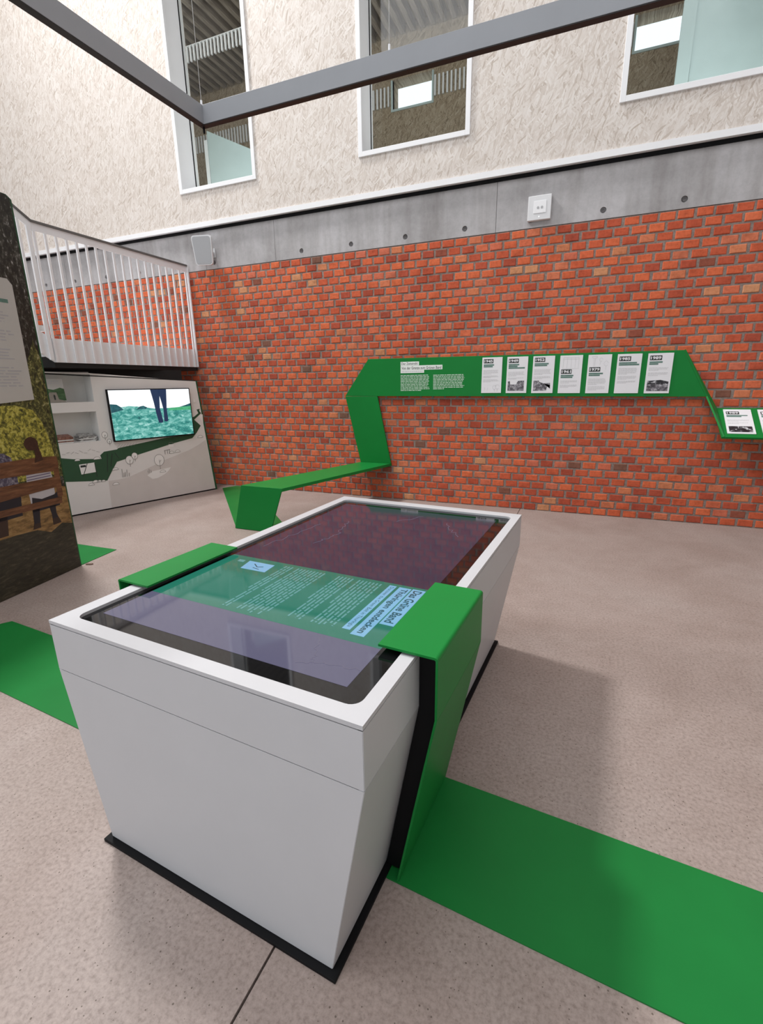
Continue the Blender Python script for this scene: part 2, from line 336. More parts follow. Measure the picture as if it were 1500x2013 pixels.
def ellipse(cx, cy, rx, ry, n=14, a0=0.0, a1=2 * math.pi):
    full = abs(a1 - a0 - 2 * math.pi) < 1e-6
    return [(cx + rx * math.cos(a0 + (a1 - a0) * k / (n if full else n - 1)), cy + ry * math.sin(a0 + (a1 - a0) * k / (n if full else n - 1))) for k in range(n)]
def text(name, body, mat, parent, frame, x0, y0, width, height, d, bold=0.0):
    """flat lettering set on a frame: fits into width x height from lower left (x0, y0)"""
    cu = bpy.data.curves.new(name, 'FONT'); cu.body = body; cu.size = 1.0; cu.offset = bold; cu.extrude = 0.0; cu.resolution_u = 2
    to = bpy.data.objects.new(name, cu); COL.objects.link(to)
    dg = bpy.context.evaluated_depsgraph_get(); me = bpy.data.meshes.new_from_object(to.evaluated_get(dg))
    bpy.data.objects.remove(to, do_unlink=True); bpy.data.curves.remove(cu)
    xs = [v.co.x for v in me.vertices]; ys = [v.co.y for v in me.vertices]
    sx = width / (max(xs) - min(xs)); sy = height / (max(ys) - min(ys)); mx, my = min(xs), min(ys)
    for v in me.vertices: v.co = frame.p(x0 + (v.co.x - mx) * sx, y0 + (v.co.y - my) * sy, d)
    me.materials.clear(); me.materials.append(mat); me.name = name
    o = bpy.data.objects.new(name, me); COL.objects.link(o); o.parent = parent
    return o
def text_lines(g, fr, x0, y1, x1, y0, rows, d, fill=0.5, last=0.6, paras=()):
    """unreadably small body copy: rows of word-long dashes"""
    rh = (y1 - y0) / rows
    for k in range(rows):
        if k in paras: continue
        yb = y1 - (k + 1) * rh + rh * (1 - fill) / 2; x = x0
        end = x1 - random.random() * 0.08 * (x1 - x0)
        if k == rows - 1 or (k + 1) in paras: end = x0 + (x1 - x0) * last
        while x < end:
            w = (x1 - x0) * random.uniform(0.04, 0.15); xe = min(end, x + w)
            fr.grect(g, x, yb, xe, yb + rh * fill, d, 0.0004); x = xe + (x1 - x0) * 0.018

# ================================================================== THE SETTING
# floor: cast slabs with a sawn joint
XL, XR, YB = -8.6, 3.3, -5.0
floor = box('floor', plain('joint_shadow_black', (0.03, 0.027, 0.025), 0.9, var=0.1), None, XL, YB, -0.30, XR, D + 0.3, -0.012); tag(floor, kind='structure')
JX = -0.548
def jx(y): return -0.573 + 0.0165 * (y - 0.5)     # the joint runs almost square to the wall
for x0, x1 in ((None, -1), (1, None)):
    ya, yb = YB, D + 0.02
    if x0 is None: pts = [(XL, ya), (jx(ya) - 0.003, ya), (jx(yb) - 0.003, yb), (XL, yb)]
    else: pts = [(jx(ya) + 0.003, ya), (XR, ya), (XR, yb), (jx(yb) + 0.003, yb)]
    slab('floor_slab', FLOOR, floor, [(x, y, 0.0) for x, y in pts], (0, 0, -0.0121))

# ---- brick wall
ZB = 2.6667; CH = ZB / 35; BP = 0.1345; BW_, BH_ = 0.1135, 0.0620
wall = box('wall_front', MORTAR, None, XL, D + 0.005, -0.3, XR, D + 0.30, ZB); tag(wall, kind='structure')
def brick_mesh(k):
    rr = random.Random(100 + k); g = Geo(); w, h = BW_ / 2, BH_ / 2
    j = lambda s: rr.uniform(-s, s)
    ins = 0.0042
    back = [(-w + j(.0015), 0.02, -h + j(.0015)), (w + j(.0015), 0.02, -h + j(.0015)), (w + j(.0015), 0.02, h + j(.0015)), (-w + j(.0015), 0.02, h + j(.0015))]
    mid = [(x, 0.0035, z) for x, y, z in back]
    fr = [(x - math.copysign(ins + abs(j(.002)), x), -0.0022 + j(.0012), z - math.copysign(ins + abs(j(.0015)), z)) for x, y, z in back]
    g.add(back + mid + fr, [(8, 9, 10, 11)] + [(4 + i, 4 + (i + 1) % 4, 8 + (i + 1) % 4, 8 + i) for i in range(4)] + [(i, (i + 1) % 4, 4 + (i + 1) % 4, 4 + i) for i in range(4)])
    return g
BM = []
for k in range(14):
    g = brick_mesh(k); me = bpy.data.meshes.new('brick'); me.from_pydata(g.v, [], g.f); me.update()
    bm = bmesh.new(); bm.from_mesh(me); bmesh.ops.recalc_face_normals(bm, faces=bm.faces); bm.to_mesh(me); bm.free()
    me.materials.append(BRICK); BM.append((me, g))
places = []
for row in range(35):
    zc = (row + 0.5) * CH
    # the joint pattern is anchored on the row whose top is at z 1.649
    off = 0.949 + 0.060 if (row % 2) == 1 else 0.949 + 0.060 - BP / 2
    k0 = math.ceil((XL - off) / BP); k1 = math.floor((XR - off) / BP)
    for k in range(k0, k1 + 1): places.append((off + k * BP, zc))
def hidden(x, z):
    if -2.55 < x < 1.15 and 1.13 < z < 1.60: return True
    if 0.75 < x < 1.3 and 0.8 < z < 1.6: return True
    if x > 1.05 and 0.78 < z < 1.12: return True
    return False
scored = []
for i, (x, z) in enumerate(places):
    c = [project((x + sx * BW_ / 2, D, z + sz * BH_ / 2)) for sx, sz in ((-1, -1), (1, -1), (1, 1), (-1, 1))]
    if any(q is None for q in c): continue
    if min(q[0] for q in c) < 0 or max(q[0] for q in c) > 1500 or min(q[1] for q in c) < 0 or max(q[1] for q in c) > 2013 or hidden(x, z): continue
    a = 0.5 * abs(sum(c[k][0] * c[(k + 1) % 4][1] - c[(k + 1) % 4][0] * c[k][1] for k in range(4)))
    scored.append((a, i))
scored.sort(reverse=True); single = set(i for a, i in scored[:300])
run = Geo(); rv = []
rb = random.Random(5)
for i, (x, z) in enumerate(places):
    me, g = BM[rb.randrange(14)]
    jx_, jz_, jy_, rot = rb.uniform(-.003, .003), rb.uniform(-.0018, .0018), rb.uniform(-.0025, .0025), rb.uniform(-.010, .010)
    if i in single:
        o = bpy.data.objects.new('brick', me); COL.objects.link(o); o.parent = wall
        o.location = (x + jx_, D + jy_, z + jz_); o.rotation_euler = (0, rot, 0)
    else:
        run.add([(x + jx_ + px + pz * rot, D + jy_ + py, z + jz_ + pz - px * rot) for px, py, pz in g.v], g.f)
        rv += [rb.random()] * len(g.f)
me = bpy.data.meshes.new('brick_run'); me.from_pydata(run.v, [], run.f); me.update()
at = me.attributes.new('rnd', 'FLOAT', 'FACE'); at.data.foreach_set('value', rv)
me.materials.append(BRICK_S); ro = bpy.data.objects.new('brick_run', me); COL.objects.link(ro); ro.parent = wall; ro['kind'] = 'stuff'

# ---- concrete band: cast panels with tie holes
ZT = 3.1186
band = box('wall_front_beam', MORTAR, None, XL, D + 0.03, ZB, XR, D + 0.30, ZT + 0.06); tag(band, kind='structure')
joints = [XL, -6.82, -4.35, -3.35, -0.886, 1.58, XR]
ties = [0.036 + 0.609 * k for k in range(-13, 5)]
ties = [x for x in ties if abs(x - (-3.64)) > 0.05]
for xa, xb in zip(joints[:-1], joints[1:]):
    # front plate with round holes cut out of it
    bm = bmesh.new(); hs = [x for x in ties if xa + 0.05 < x < xb - 0.05]; R = 0.025; zt = 2.739; x0, x1 = xa + 0.0018, xb - 0.0018; z0, z1 = ZB + 0.004, ZT + 0.05
    cuts = [x0]
    for x in hs: cuts += [x - 0.04, x + 0.04]
    cuts.append(x1)
    g = Geo()
    for k in range(0, len(cuts), 2):
        g.add([(cuts[k], D, z0), (cuts[k + 1], D, z0), (cuts[k + 1], D, z1), (cuts[k], D, z1)], [(0, 1, 2, 3)])
    for x in hs:
        n = 16; ring = [(x + R * math.cos(2 * math.pi * q / n), D, zt + R * math.sin(2 * math.pi * q / n)) for q in range(n)]
        outer = []
        for q in range(n):
            cx, sz = math.cos(2 * math.pi * q / n), math.sin(2 * math.pi * q / n); s = 0.04 / max(abs(cx), abs(sz)); outer.append((x + cx * s, D, zt + sz * s))
        deep = [(px, D + 0.024, pz) for px, py, pz in ring]
        g.add(ring + outer + deep, [(q, (q + 1) % n, n + (q + 1) % n, n + q) for q in range(n)] + [(q, (q + 1) % n, 2 * n + (q + 1) % n, 2 * n + q) for q in range(n)] + [tuple(range(2 * n, 3 * n))])
        g.add([(x - .04, D, z0), (x + .04, D, z0), (x + .04, D, zt - .04), (x - .04, D, zt - .04)], [(0, 1, 2, 3)])
        g.add([(x - .04, D, zt + .04), (x + .04, D, zt + .04), (x + .04, D, z1), (x - .04, D, z1)], [(0, 1, 2, 3)])
    g.add([(x0, D, z0), (x1, D, z0), (x1, D + 0.03, z0), (x0, D + 0.03, z0)], [(0, 1, 2, 3)])
    g.add([(x1, D, z0), (x1, D, z1), (x1, D + 0.03, z1), (x1, D + 0.03, z0)], [(0, 1, 2, 3)])
    g.add([(x0, D, z0), (x0, D, z1), (x0, D + 0.03, z1), (x0, D + 0.03, z0)], [(0, 1, 2, 3)])
    g.build('concrete_panel', CONC, band)
    for x in hs:
        g = Geo(); n = 12; g.prism([(x + 0.014 * math.cos(2 * math.pi * q / n), D + 0.016, 2.739 + 0.014 * math.sin(2 * math.pi * q / n)) for q in range(n)], (0, 0.0075, 0)); g.build('tie_plug', plain('tie_plug_grey', (0.16, 0.15, 0.15), 0.8, var=0.1) if 'tie_plug_grey' not in MATS else MATS['tie_plug_grey'], band)
gap_strip = box('shadow_gap_strip', BLACK, None, XL, D - 0.012, ZT - 0.032, XR, D + 0.02, ZT + 0.003); tag(gap_strip, kind='structure')  # black strip standing in for the shadow gap below the board wall
# ---- strand board upper wall with three window openings
YO = D - 0.04; ZC = 10.1
wins = [(-4.585, -3.505), (-2.265, -1.150), (0.082, 1.20)]; WZ0, WZ1 = 3.49, 6.35
g = Geo(); xs = [XL]
for a, b_ in wins: xs += [a, b_]
xs.append(XR)
for k in range(0, len(xs), 2): g.box(xs[k], YO, ZT + 0.050, xs[k + 1], D + 0.30, ZC)
for a, b_ in wins:
    g.box(a, YO, ZT + 0.050, b_, D + 0.30, WZ0); g.box(a, YO, WZ1, b_, D + 0.30, ZC)
tag(g.build('wall_upper', OSB, None), kind='structure')
trim1 = box('trim_1', WHITE_FRAME, None, XL, YO - 0.012, ZT, XR, D - 0.001, ZT + 0.050); tag(trim1, kind='structure')
for i, (a, b_) in enumerate(wins):
    w = empty('window_%d' % (i + 1)); tag(w, kind='structure')
    fw, pr, dp = 0.042, 0.016, 0.25
    for nm, bb in (('casing', (a - 0.002, YO - pr, WZ0 - 0.002, a + fw, YO + 0.02, WZ1)), ('casing', (b_ - fw, YO - pr, WZ0 - 0.002, b_ + 0.002, YO + 0.02, WZ1)),
                   ('casing', (a + fw, YO - pr, WZ0 - 0.002, b_ - fw, YO + 0.02, WZ0 + fw)), ('casing', (a + fw, YO - pr, WZ1 - fw, b_ - fw, YO + 0.02, WZ1))):
        box(nm, WHITE_FRAME, w, *bb, bevel=0.002)
    rv_ = 0.028
    for bb in ((a + 0.0005, YO + 0.0205, WZ0, a + rv_, YO + dp + 0.05, WZ1), (b_ - rv_, YO + 0.0205, WZ0, b_ - 0.0005, YO + dp + 0.05, WZ1), (a + rv_, YO + 0.0205, WZ0 + 0.0005, b_ - rv_, YO + dp + 0.05, WZ0 + rv_), (a + rv_, YO + 0.0205, WZ1 - rv_, b_ - rv_, YO + dp + 0.05, WZ1 - 0.0005)):
        box('reveal', WHITE_FRAME, w, *bb)
    for bb in ((a + rv_, YO + dp - 0.012, WZ0 + rv_, a + rv_ + 0.006, YO + dp, WZ1 - rv_), (b_ - rv_ - 0.006, YO + dp - 0.012, WZ0 + rv_, b_ - rv_, YO + dp, WZ1 - rv_)):
        box('gasket', BLACK, w, *bb)
    box('pane', GLASS, w, a + rv_, YO + dp, WZ0 + rv_, b_ - rv_, YO + dp + 0.008, WZ1 - rv_)

# ---- other sides of the hall
wl = box('wall_left', PLASTER, None, XL - 0.25, YB, -0.3, XL, D + 4.0, ZC); tag(wl, kind='structure')
g = Geo()
for bb in ((XL, YB - 0.3, -0.3, -7.4, YB, ZC), (2.4, YB - 0.3, -0.3, XR, YB, ZC), (-7.4, YB - 0.3, -0.3, 2.4, YB, 0.4), (-7.4, YB - 0.3, 5.6, 2.4, YB, ZC)): g.box(*bb)
tag(g.build('wall_rear_baffle', PLASTER, None), kind='structure')  # unseen wall, added with its opening to cut the daylight from behind
wr = box('wall_right', PLASTER, None, XR, YB, -0.3, XR + 0.25, D + 4.0, ZC); tag(wr, kind='structure')
g = Geo()
g.box(XL, YB, ZC, XR, D + 4.0, ZC + 0.25); tag(g.build('ceiling', CEIL, None), kind='structure')

# kerbs added below the closed roof to dress the overhead area lights
for i, (x0, y0, x1, y1) in enumerate(((-8.05, -3.45, 3.05, 1.45), (-6.85, 2.75, -5.35, 4.35))):
    w = empty('window_%d' % (i + 6)); tag(w, kind='structure')  # holder for the added kerbs
    for bb in ((x0 - 0.12, y0 - 0.12, x1 + 0.12, y0), (x0 - 0.12, y1, x1 + 0.12, y1 + 0.12), (x0 - 0.12, y0, x0, y1), (x1, y0, x1 + 0.12, y1)):
        box('light_kerb', WHITE_FRAME, w, bb[0], bb[1], 9.92, bb[2], bb[3], ZC - 0.001)

# ---- the gallery behind the windows
YG = D + 3.55
gf = box('floor_gallery', OSB_RAW, None, XL, D + 0.30, 3.0, XR, YG, 3.3); tag(gf, kind='structure')
gw = [(-3.26, -2.60), (0.26, 0.86)]; gz0, gz1 = 5.62, 6.02
g = Geo(); xs = [XL]
for a, b_ in gw: xs += [a, b_]
xs.append(XR)
for k in range(0, len(xs), 2): g.box(xs[k], YG, 3.0, xs[k + 1], YG + 0.25, ZC)
for a, b_ in gw: g.box(a, YG, 3.0, b_, YG + 0.25, gz0); g.box(a, YG, gz1, b_, YG + 0.25, ZC)
wback = g.build('wall_back', OSB_RAW, None); tag(wback, kind='structure')
for i, (a, b_) in enumerate(gw):
    w = empty('window_%d' % (i + 4)); tag(w, kind='structure')
    for bb in ((a, YG - 0.012, gz0 - 0.03, b_, YG + 0.06, gz0), (a - 0.03, YG - 0.012, gz0 - 0.03, a, YG + 0.06, gz1), (b_, YG - 0.012, gz0 - 0.03, b_ + 0.03, YG + 0.06, gz1)):
        box('window_frame', FROST, w, *bb)
    box('pane', GLASS, w, a, YG + 0.10, gz0, b_, YG + 0.108, gz1)
g = Geo(); x = -7.6
while x < 2.4:
    if not any(a - 0.03 < x < b_ + 0.01 for a, b_ in gw): g.box(x, YG - 0.03, 5.67, x + 0.026, YG - 0.004, 5.94)
    x += 0.0655
so = g.build('slat_band', SLAT_WHITE, wback); so['kind'] = 'stuff'
gc = box('ceiling_gallery', OSB_RAW, None, XL, D + 0.30, 6.72, XR, YG, 6.9); tag(gc, kind='structure')
me0 = None
x = -7.2
while x < 2.3:
    if me0 is None:
        s_ = box('ceiling_slat', WOOD, gc, -0.035, D + 0.32, 6.58, 0.035, YG - 0.02, 6.719); me0 = s_.data; s_.location.x = x
    else:
        s_ = bpy.data.objects.new('ceiling_slat', me0); COL.objects.link(s_); s_.parent = gc; s_.location.x = x
    x += 0.165
# frosted screens and the hanging slat band standing in the gallery
fs = empty('glass_partition'); tag(fs, 'pale green frosted glass partition with slim white post behind leftmost tall window', 'partition')
slab('glass_sheet', FROST, fs, [(-5.14, D + 1.2, 3.3), (-5.14, D + 1.2, 4.73), (-4.15, D + 1.2, 4.26), (-4.15, D + 1.2, 3.3)], (0, 0.012, 0))
box('post', SLAT_WHITE, fs, -5.20, D + 1.19, 3.3, -5.145, D + 1.23, 4.62)
fs2 = empty('glass_partition'); tag(fs2, 'pale green frosted glass partition behind rightmost tall window', 'partition')
slab('glass_sheet', FROST, fs2, [(0.70, D + 1.2, 3.3), (0.68, D + 1.2, 5.6), (2.2, D + 1.2, 5.6), (2.2, D + 1.2, 3.3)], (0, 0.012, 0))
box('post', FROST, fs2, 0.575, D + 1.19, 3.3, 0.69, D + 1.23, 5.6)
sb = empty('hanging_slat_screen'); tag(sb, 'row of short white slats hanging below gallery ceiling behind leftmost tall window', 'slat screen')
g = Geo(); x = -6.2
while x < -4.2: g.box(x, D + 1.6, 5.83, x + 0.022, D + 1.625, 6.01); x += 0.062
so = g.build('slat', SLAT_WHITE, sb); so['kind'] = 'stuff'
box('top_rail', SLAT_WHITE, sb, -6.2, D + 1.6, 6.012, -4.2, D + 1.63, 6.02)
for x in (-6.0, -4.4): g = Geo(); g.tube((x, D + 1.612, 6.02), (x, D + 1.612, 6.72), 0.004, 6); g.build('hanger', STEEL, sb)

# ================================================================== TOUCH TABLE
TA = -0.068; TC = Vector((-0.7466, 1.4806, 0)); E1 = Vector((math.cos(TA), math.sin(TA), 0)); E2 = Vector((-math.sin(TA), math.cos(TA), 0)); HT = 0.7054
def T(a, b_, z): return TC + E1 * a + E2 * b_ + Vector((0, 0, z))
tab = empty('touch_table'); tag(tab, 'pale grey tapered touchscreen table with white rim on black base plate', 'table')
W2, L2, B2a, B2b, ZK = 0.4835, 0.7875, 0.387, 0.790, 0.556
slab('base_plate', BLACK, tab, [T(a, b_, 0.001) for a, b_ in ((-.404, -.8065), (.404, -.8065), (.404, .8065), (-.404, .8065))], (0, 0, 0.010), 0.001)
# dark carcass inside the panels
g = Geo(); ins = 0.014
lo = [T(a, b_, 0.011) for a, b_ in ((-B2a + ins, -B2b + ins), (B2a - ins, -B2b + ins), (B2a - ins, B2b - ins), (-B2a + ins, B2b - ins))]
mi = [T(a, b_, ZK) for a, b_ in ((-W2 + ins, -L2 + ins), (W2 - ins, -L2 + ins), (W2 - ins, L2 - ins), (-W2 + ins, L2 - ins))]
up = [p + Vector((0, 0, HT - 0.045 - ZK)) for p in mi]
g.add(lo + mi + up, [(0, 1, 2, 3), (8, 9, 10, 11)] + [(i, (i + 1) % 4, 4 + (i + 1) % 4, 4 + i) for i in range(4)] + [(4 + i, 4 + (i + 1) % 4, 8 + (i + 1) % 4, 8 + i) for i in range(4)])
g.build('carcass', BLACK, tab)
def panel(name, q, mat):
    """outer skin quad q (lower left, lower right, upper right, upper left seen from outside), trimmed to leave fine seams"""
    q = [Vector(p) for p in q]; gap = 0.0012
    r = (q[1] - q[0]).normalized(); u = (q[3] - q[0]).normalized(); r2 = (q[2] - q[3]).normalized(); u2 = (q[2] - q[1]).normalized()
    qq = [q[0] + (r + u) * gap, q[1] + (-r + u2) * gap, q[2] - (r2 + u2) * gap, q[3] + (r2 - u) * gap]
    n = (q[1] - q[0]).cross(q[3] - q[0]).normalized()
    return slab(name, mat, tab, qq, -n * 0.012)
cor = [(-1, -1), (1, -1), (1, 1), (-1, 1)]
for i, side in enumerate(('end_panel', 'side_panel', 'end_panel', 'side_panel')):
    a, b_ = cor[i], cor[(i + 1) % 4]
    lowp = [T(a[0] * B2a, a[1] * B2b, 0.012), T(b_[0] * B2a, b_[1] * B2b, 0.012), T(b_[0] * W2, b_[1] * L2, ZK), T(a[0] * W2, a[1] * L2, ZK)]
    upp = [T(a[0] * W2, a[1] * L2, ZK), T(b_[0] * W2, b_[1] * L2, ZK), T(b_[0] * W2, b_[1] * L2, HT - 0.0115), T(a[0] * W2, a[1] * L2, HT - 0.0115)]
    panel(side, lowp, GREY_LAM_T if 'GREY_LAM_T' in globals() else WHITE_LAM); panel(side, upp, WHITE_LAM)
# rim plate with a rounded opening
RA0, RA1, RB0, RB1, RR = -0.436, 0.449, -0.745, 0.728, 0.028
inner = []
for (ca, cb, s0) in ((RA0 + RR, RB0 + RR, math.pi), (RA1 - RR, RB0 + RR, 1.5 * math.pi), (RA1 - RR, RB1 - RR, 0.0), (RA0 + RR, RB1 - RR, 0.5 * math.pi)):
    inner.append([(ca + RR * math.cos(s0 + k * math.pi / 12), cb + RR * math.sin(s0 + k * math.pi / 12)) for k in range(7)])
g = Geo(); outc = [(-W2, -L2), (W2, -L2), (W2, L2), (-W2, L2)]
def ring_faces(z, flip):
    for i in range(4):
        arc = inner[i]; oc = outc[i]
        for k in range(6): g.add([T(*oc, z), T(*arc[k], z), T(*arc[k + 1], z)], [(0, 1, 2)])
        nx = inner[(i + 1) % 4]; on = outc[(i + 1) % 4]
        g.add([T(*oc, z), T(*arc[6], z), T(*nx[0], z), T(*on, z)], [(0, 1, 2, 3)])
ring_faces(HT, 0); ring_faces(HT - 0.010, 1)
loop = [p for arc in inner for p in arc]
for k in range(len(loop)):
    p, q = loop[k], loop[(k + 1) % len(loop)]
    g.add([T(*p, HT), T(*q, HT), T(*q, HT - 0.010), T(*p, HT - 0.010)], [(0, 1, 2, 3)])
for k in range(4):
    p, q = outc[k], outc[(k + 1) % 4]; g.add([T(*p, HT), T(*q, HT), T(*q, HT - 0.010), T(*p, HT - 0.010)], [(0, 1, 2, 3)])
rim = g.build('rim', WHITE_LAM, tab)
bm = bmesh.new(); bm.from_mesh(rim.data); bmesh.ops.remove_doubles(bm, verts=bm.verts, dist=1e-5); bmesh.ops.recalc_face_normals(bm, faces=bm.faces); bm.to_mesh(rim.data); bm.free()
ZS = HT - 0.009
scr = slab('screen_glass', SCR_BEZEL, tab, [T(a, b_, ZS) for a, b_ in ((RA0 - .012, RB0 - .012), (RA1 + .012, RB0 - .012), (RA1 + .012, RB1 + .012), (RA0 - .012, RB1 + .012))], (0, 0, -0.02))
SF = Frame(T(0, 0, ZS), -E2, E1)      # read from the table's left long side: right = towards the camera end, up = across
def S(pts): return [(-b_, a) for a, b_ in pts]
AA0, AA1, AB0, AB1 = -0.403, 0.392, -0.688, 0.672
slab('display_map', SCR_MAP, scr, [T(a, b_, ZS + 0.0002) for a, b_ in ((AA0, -0.165), (AA1, -0.165), (AA1, AB1), (AA0, AB1))], (0, 0, 0.0003))
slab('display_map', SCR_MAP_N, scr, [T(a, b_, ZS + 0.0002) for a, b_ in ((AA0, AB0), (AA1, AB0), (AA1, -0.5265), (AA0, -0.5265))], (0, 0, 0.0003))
slab('display_band', SCR_BAND, scr, [T(a, b_, ZS + 0.0002) for a, b_ in ((AA0, -0.526), (AA1, -0.526), (AA1, -0.1655), (AA0, -0.1655))], (0, 0, 0.0003))
dz = 0.0007
for (a0, a1, b0, b1), word, bold in (((0.332, 0.374, -0.416, -0.180), 'Das Grüne Band', 0.028), ((0.288, 0.328, -0.495, -0.183), 'Thüringen entdecken', 0.028), ((0.254, 0.278, -0.478, -0.182), 'Discover the Green Belt in Thuringia', 0.0)):
    bx_ = SF.rect('title_box', SCR_BOX, scr, -b1, a0, -b0, a1, dz, 0.0003)
    h = a1 - a0
    text('title_text', word, SCR_INK, scr, SF, -b1 + 0.010, a0 + h * 0.16, (b1 - b0) - 0.022, h * 0.68, dz + 0.0006, bold)
g = Geo(); text_lines(g, SF, 0.186, 0.232, 0.488, 0.066, 13, dz, 0.42, 0.6, (7,)); g.build('text_block', SCR_TEXT, scr)
g = Geo(); text_lines(g, SF, 0.186, 0.021, 0.512, -0.150, 13, dz, 0.42, 0.6, (9,)); g.build('text_block', SCR_TEXT, scr)
SF.poly('button', SCR_BOX, scr, S([(-0.30, -0.197), (-0.188, -0.197), (-0.180, -0.262), (-0.284, -0.264)]), dz, 0.0003)
g = Geo(); SF.gline(g, S([(-0.262, -0.215), (-0.235, -0.235), (-0.215, -0.225)]), 0.004, dz + 0.0004); SF.gline(g, S([(-0.245, -0.245), (-0.215, -0.250)]), 0.003, dz + 0.0004); g.build('button_sketch', SCR_INK, scr)
SF.poly('small_button', SCR_TEXT, scr, S([(-0.345, -0.199), (-0.318, -0.199), (-0.314, -0.217), (-0.341, -0.217)]), dz, 0.0003)
def wander(p, q, n, amp, seed):
    r_ = random.Random(seed); out = []
    for k in range(n + 1):
        t = k / n; out.append((p[0] + (q[0] - p[0]) * t + (r_.uniform(-amp, amp) if 0 < k < n else 0), p[1] + (q[1] - p[1]) * t + (r_.uniform(-amp, amp) if 0 < k < n else 0)))
    return out
g = Geo()
for p, q, n, amp, sd in (((0.225, -0.535), (0.262, -0.615), 8, .006, 1), ((0.262, -0.615), (0.272, -0.645), 5, .006, 2), ((0.238, -0.660), (0.300, -0.632), 7, .004, 3), ((0.300, -0.632), (0.389, -0.625), 9, .006, 4),
                         ((-0.20, 0.06), (-0.17, 0.20), 10, .010, 5), ((-0.17, 0.20), (-0.23, 0.39), 12, .012, 6), ((0.20, 0.54), (0.30, 0.37), 12, .012, 7), ((-0.02, 0.47), (0.06, 0.60), 8, .01, 8), ((-0.36, -0.05), (-0.32, 0.30), 14, .01, 9)):
    g = Geo(); SF.gline(g, S(wander(p, q, n, amp, sd)), 0.0016, dz); g.build('map_line', SCR_LINE, scr)

# green ribbons clipped over the table edges
def ribbon(sg, label, strip, inn, a_out, b0=-0.539, b1=-0.145):
    o = empty('green_ribbon'); tag(o, label, 'ribbon')
    zt_ = HT + 0.012; th = 0.006; kz = 0.552; fo = 0.44
    rf = 0.009; prof = []
    for k in range(6):
        q = k / 5 * math.pi / 2; prof.append((a_out - rf + rf * math.sin(q), zt_ - rf + rf * math.cos(q)))
    for k in range(5, -1, -1):
        q = k / 5 * math.pi / 2; prof.append((a_out - rf + (rf - th) * math.sin(q), zt_ - rf + (rf - th) * math.cos(q)))
    fg = Geo(); n_ = 12
    va = [T(sg * a, b0, z) for a, z in prof]; vb = [T(sg * a, b1, z) for a, z in prof]
    fg.add(va + vb, [(k, k + 1, 10 - k, 11 - k) for k in range(5)] + [(12 + k, 13 + k, 22 - k, 23 - k) for k in range(5)] + [(k, (k + 1) % 12, 12 + (k + 1) % 12, 12 + k) for k in range(12)])
    fg.build('fold', GREEN, o)
    slab('top_plate', GREEN, o, [T(sg * inn, b0, zt_), T(sg * (a_out - rf), b0, zt_), T(sg * (a_out - rf), b1, zt_), T(sg * inn, b1, zt_)], (0, 0, -th))
    slab('black_backing', BLACK, o, [T(sg * a, b0 + 0.030, z) for a, z in ((W2 + 0.001, HT + 0.003), (a_out - th - 0.001, HT + 0.003), (a_out - th - 0.001, kz), (fo - th - 0.001, 0.012), (B2a + 0.003, 0.012), (W2 + 0.001, ZK))], E2 * (b1 - b0 - 0.050))
    slab('side_plate', GREEN, o, [T(sg * a_out, b0, zt_ - rf), T(sg * a_out, b1, zt_ - rf), T(sg * a_out, b1, kz), T(sg * a_out, b0, kz)], -E1 * sg * th, 0.001)
    slab('lower_plate', GREEN, o, [T(sg * a_out, b0, kz), T(sg * a_out, b1, kz), T(sg * fo, b1, 0.004), T(sg * fo, b0, 0.004)], -E1 * sg * th, 0.001)
    slab('floor_strip', GREEN_FLOOR, o, [T(a, b_, 0.0005) for a, b_ in strip], (0, 0, 0.0035))
    return o
ribbon(1, 'green metal ribbon folding over right table edge and running away across floor', ((0.4045, -0.541), (3.3, -0.552), (3.3, -0.157), (0.4045, -0.145)), 0.391, 0.5405)
ribbon(-1, 'green metal ribbon clipped on left table edge with floor strip towards the photo panel', ((-0.4045, -0.540), (-2.405, -0.542), (-2.204, -0.147), (-0.4045, -0.145)), 0.405, 0.5445)

# ================================================================== TIMELINE RIBBON: bench, wall riser, board, sloping shelf
rib = empty('timeline_bench'); tag(rib, 'green folded ribbon forming bench, wall riser, timeline board and sloping shelf on brick wall', 'bench')
th = 0.018
slab('floor_strip', GREEN_FLOOR, rib, [(x, y, 0.0005) for x, y in ((-2.932, 3.455), (-2.53, 3.475), (-2.60, 3.74), (-3.93, 5.03), (-4.20, 5.03), (-4.285, 4.86))], (0, 0, 0.0035))
slab('bench_leg', GREEN, rib, [(-2.932, 3.440, 0.0042), (-2.532, 3.440, 0.0042), (-2.388, 3.461, 0.419), (-2.834, 3.461, 0.419)], (0, 0.016, 0), 0.0015)
slab('bench_seat', GREEN, rib, [(-2.834, 3.461, 0.42), (-2.388, 3.461, 0.42), (-1.953, D - 0.012, 0.42), (-2.333, D - 0.012, 0.42)], (0, 0, -0.030), 0.0015)
YW = D - 0.055
slab('wall_riser', GREEN, rib, [(-2.333, D - 0.040, 0.4205), (-1.953, D - 0.040, 0.4205), (-2.102, YW, 1.172), (-2.498, YW, 1.172)], (0, th, 0), 0.0015)
board = slab('display_board', GREEN, rib, [(-2.500, YW, 1.175), (1.006, YW, 1.159), (0.791, YW, 1.553), (-2.203, YW, 1.569)], (0, 0.022, 0), 0.0015)
for x in (-2.0, -1.2, -0.4, 0.4): box('wall_spacer', BLACK, rib, x, YW + 0.0221, 1.30, x + 0.05, D + 0.004, 1.42)
box('wall_spacer', BLACK, rib, -2.2, D - 0.0345, 0.75, -2.16, D + 0.004, 0.85)
A_ = Vector((0.791, YW, 1.553)); B_ = Vector((1.006, YW, 1.159)); F_ = Vector((1.118, D - 0.325, 0.842)); K_ = Vector((1.095, D - 0.008, 1.062))
g = Geo(); off = Vector((0.012, 0.0, 0.006))
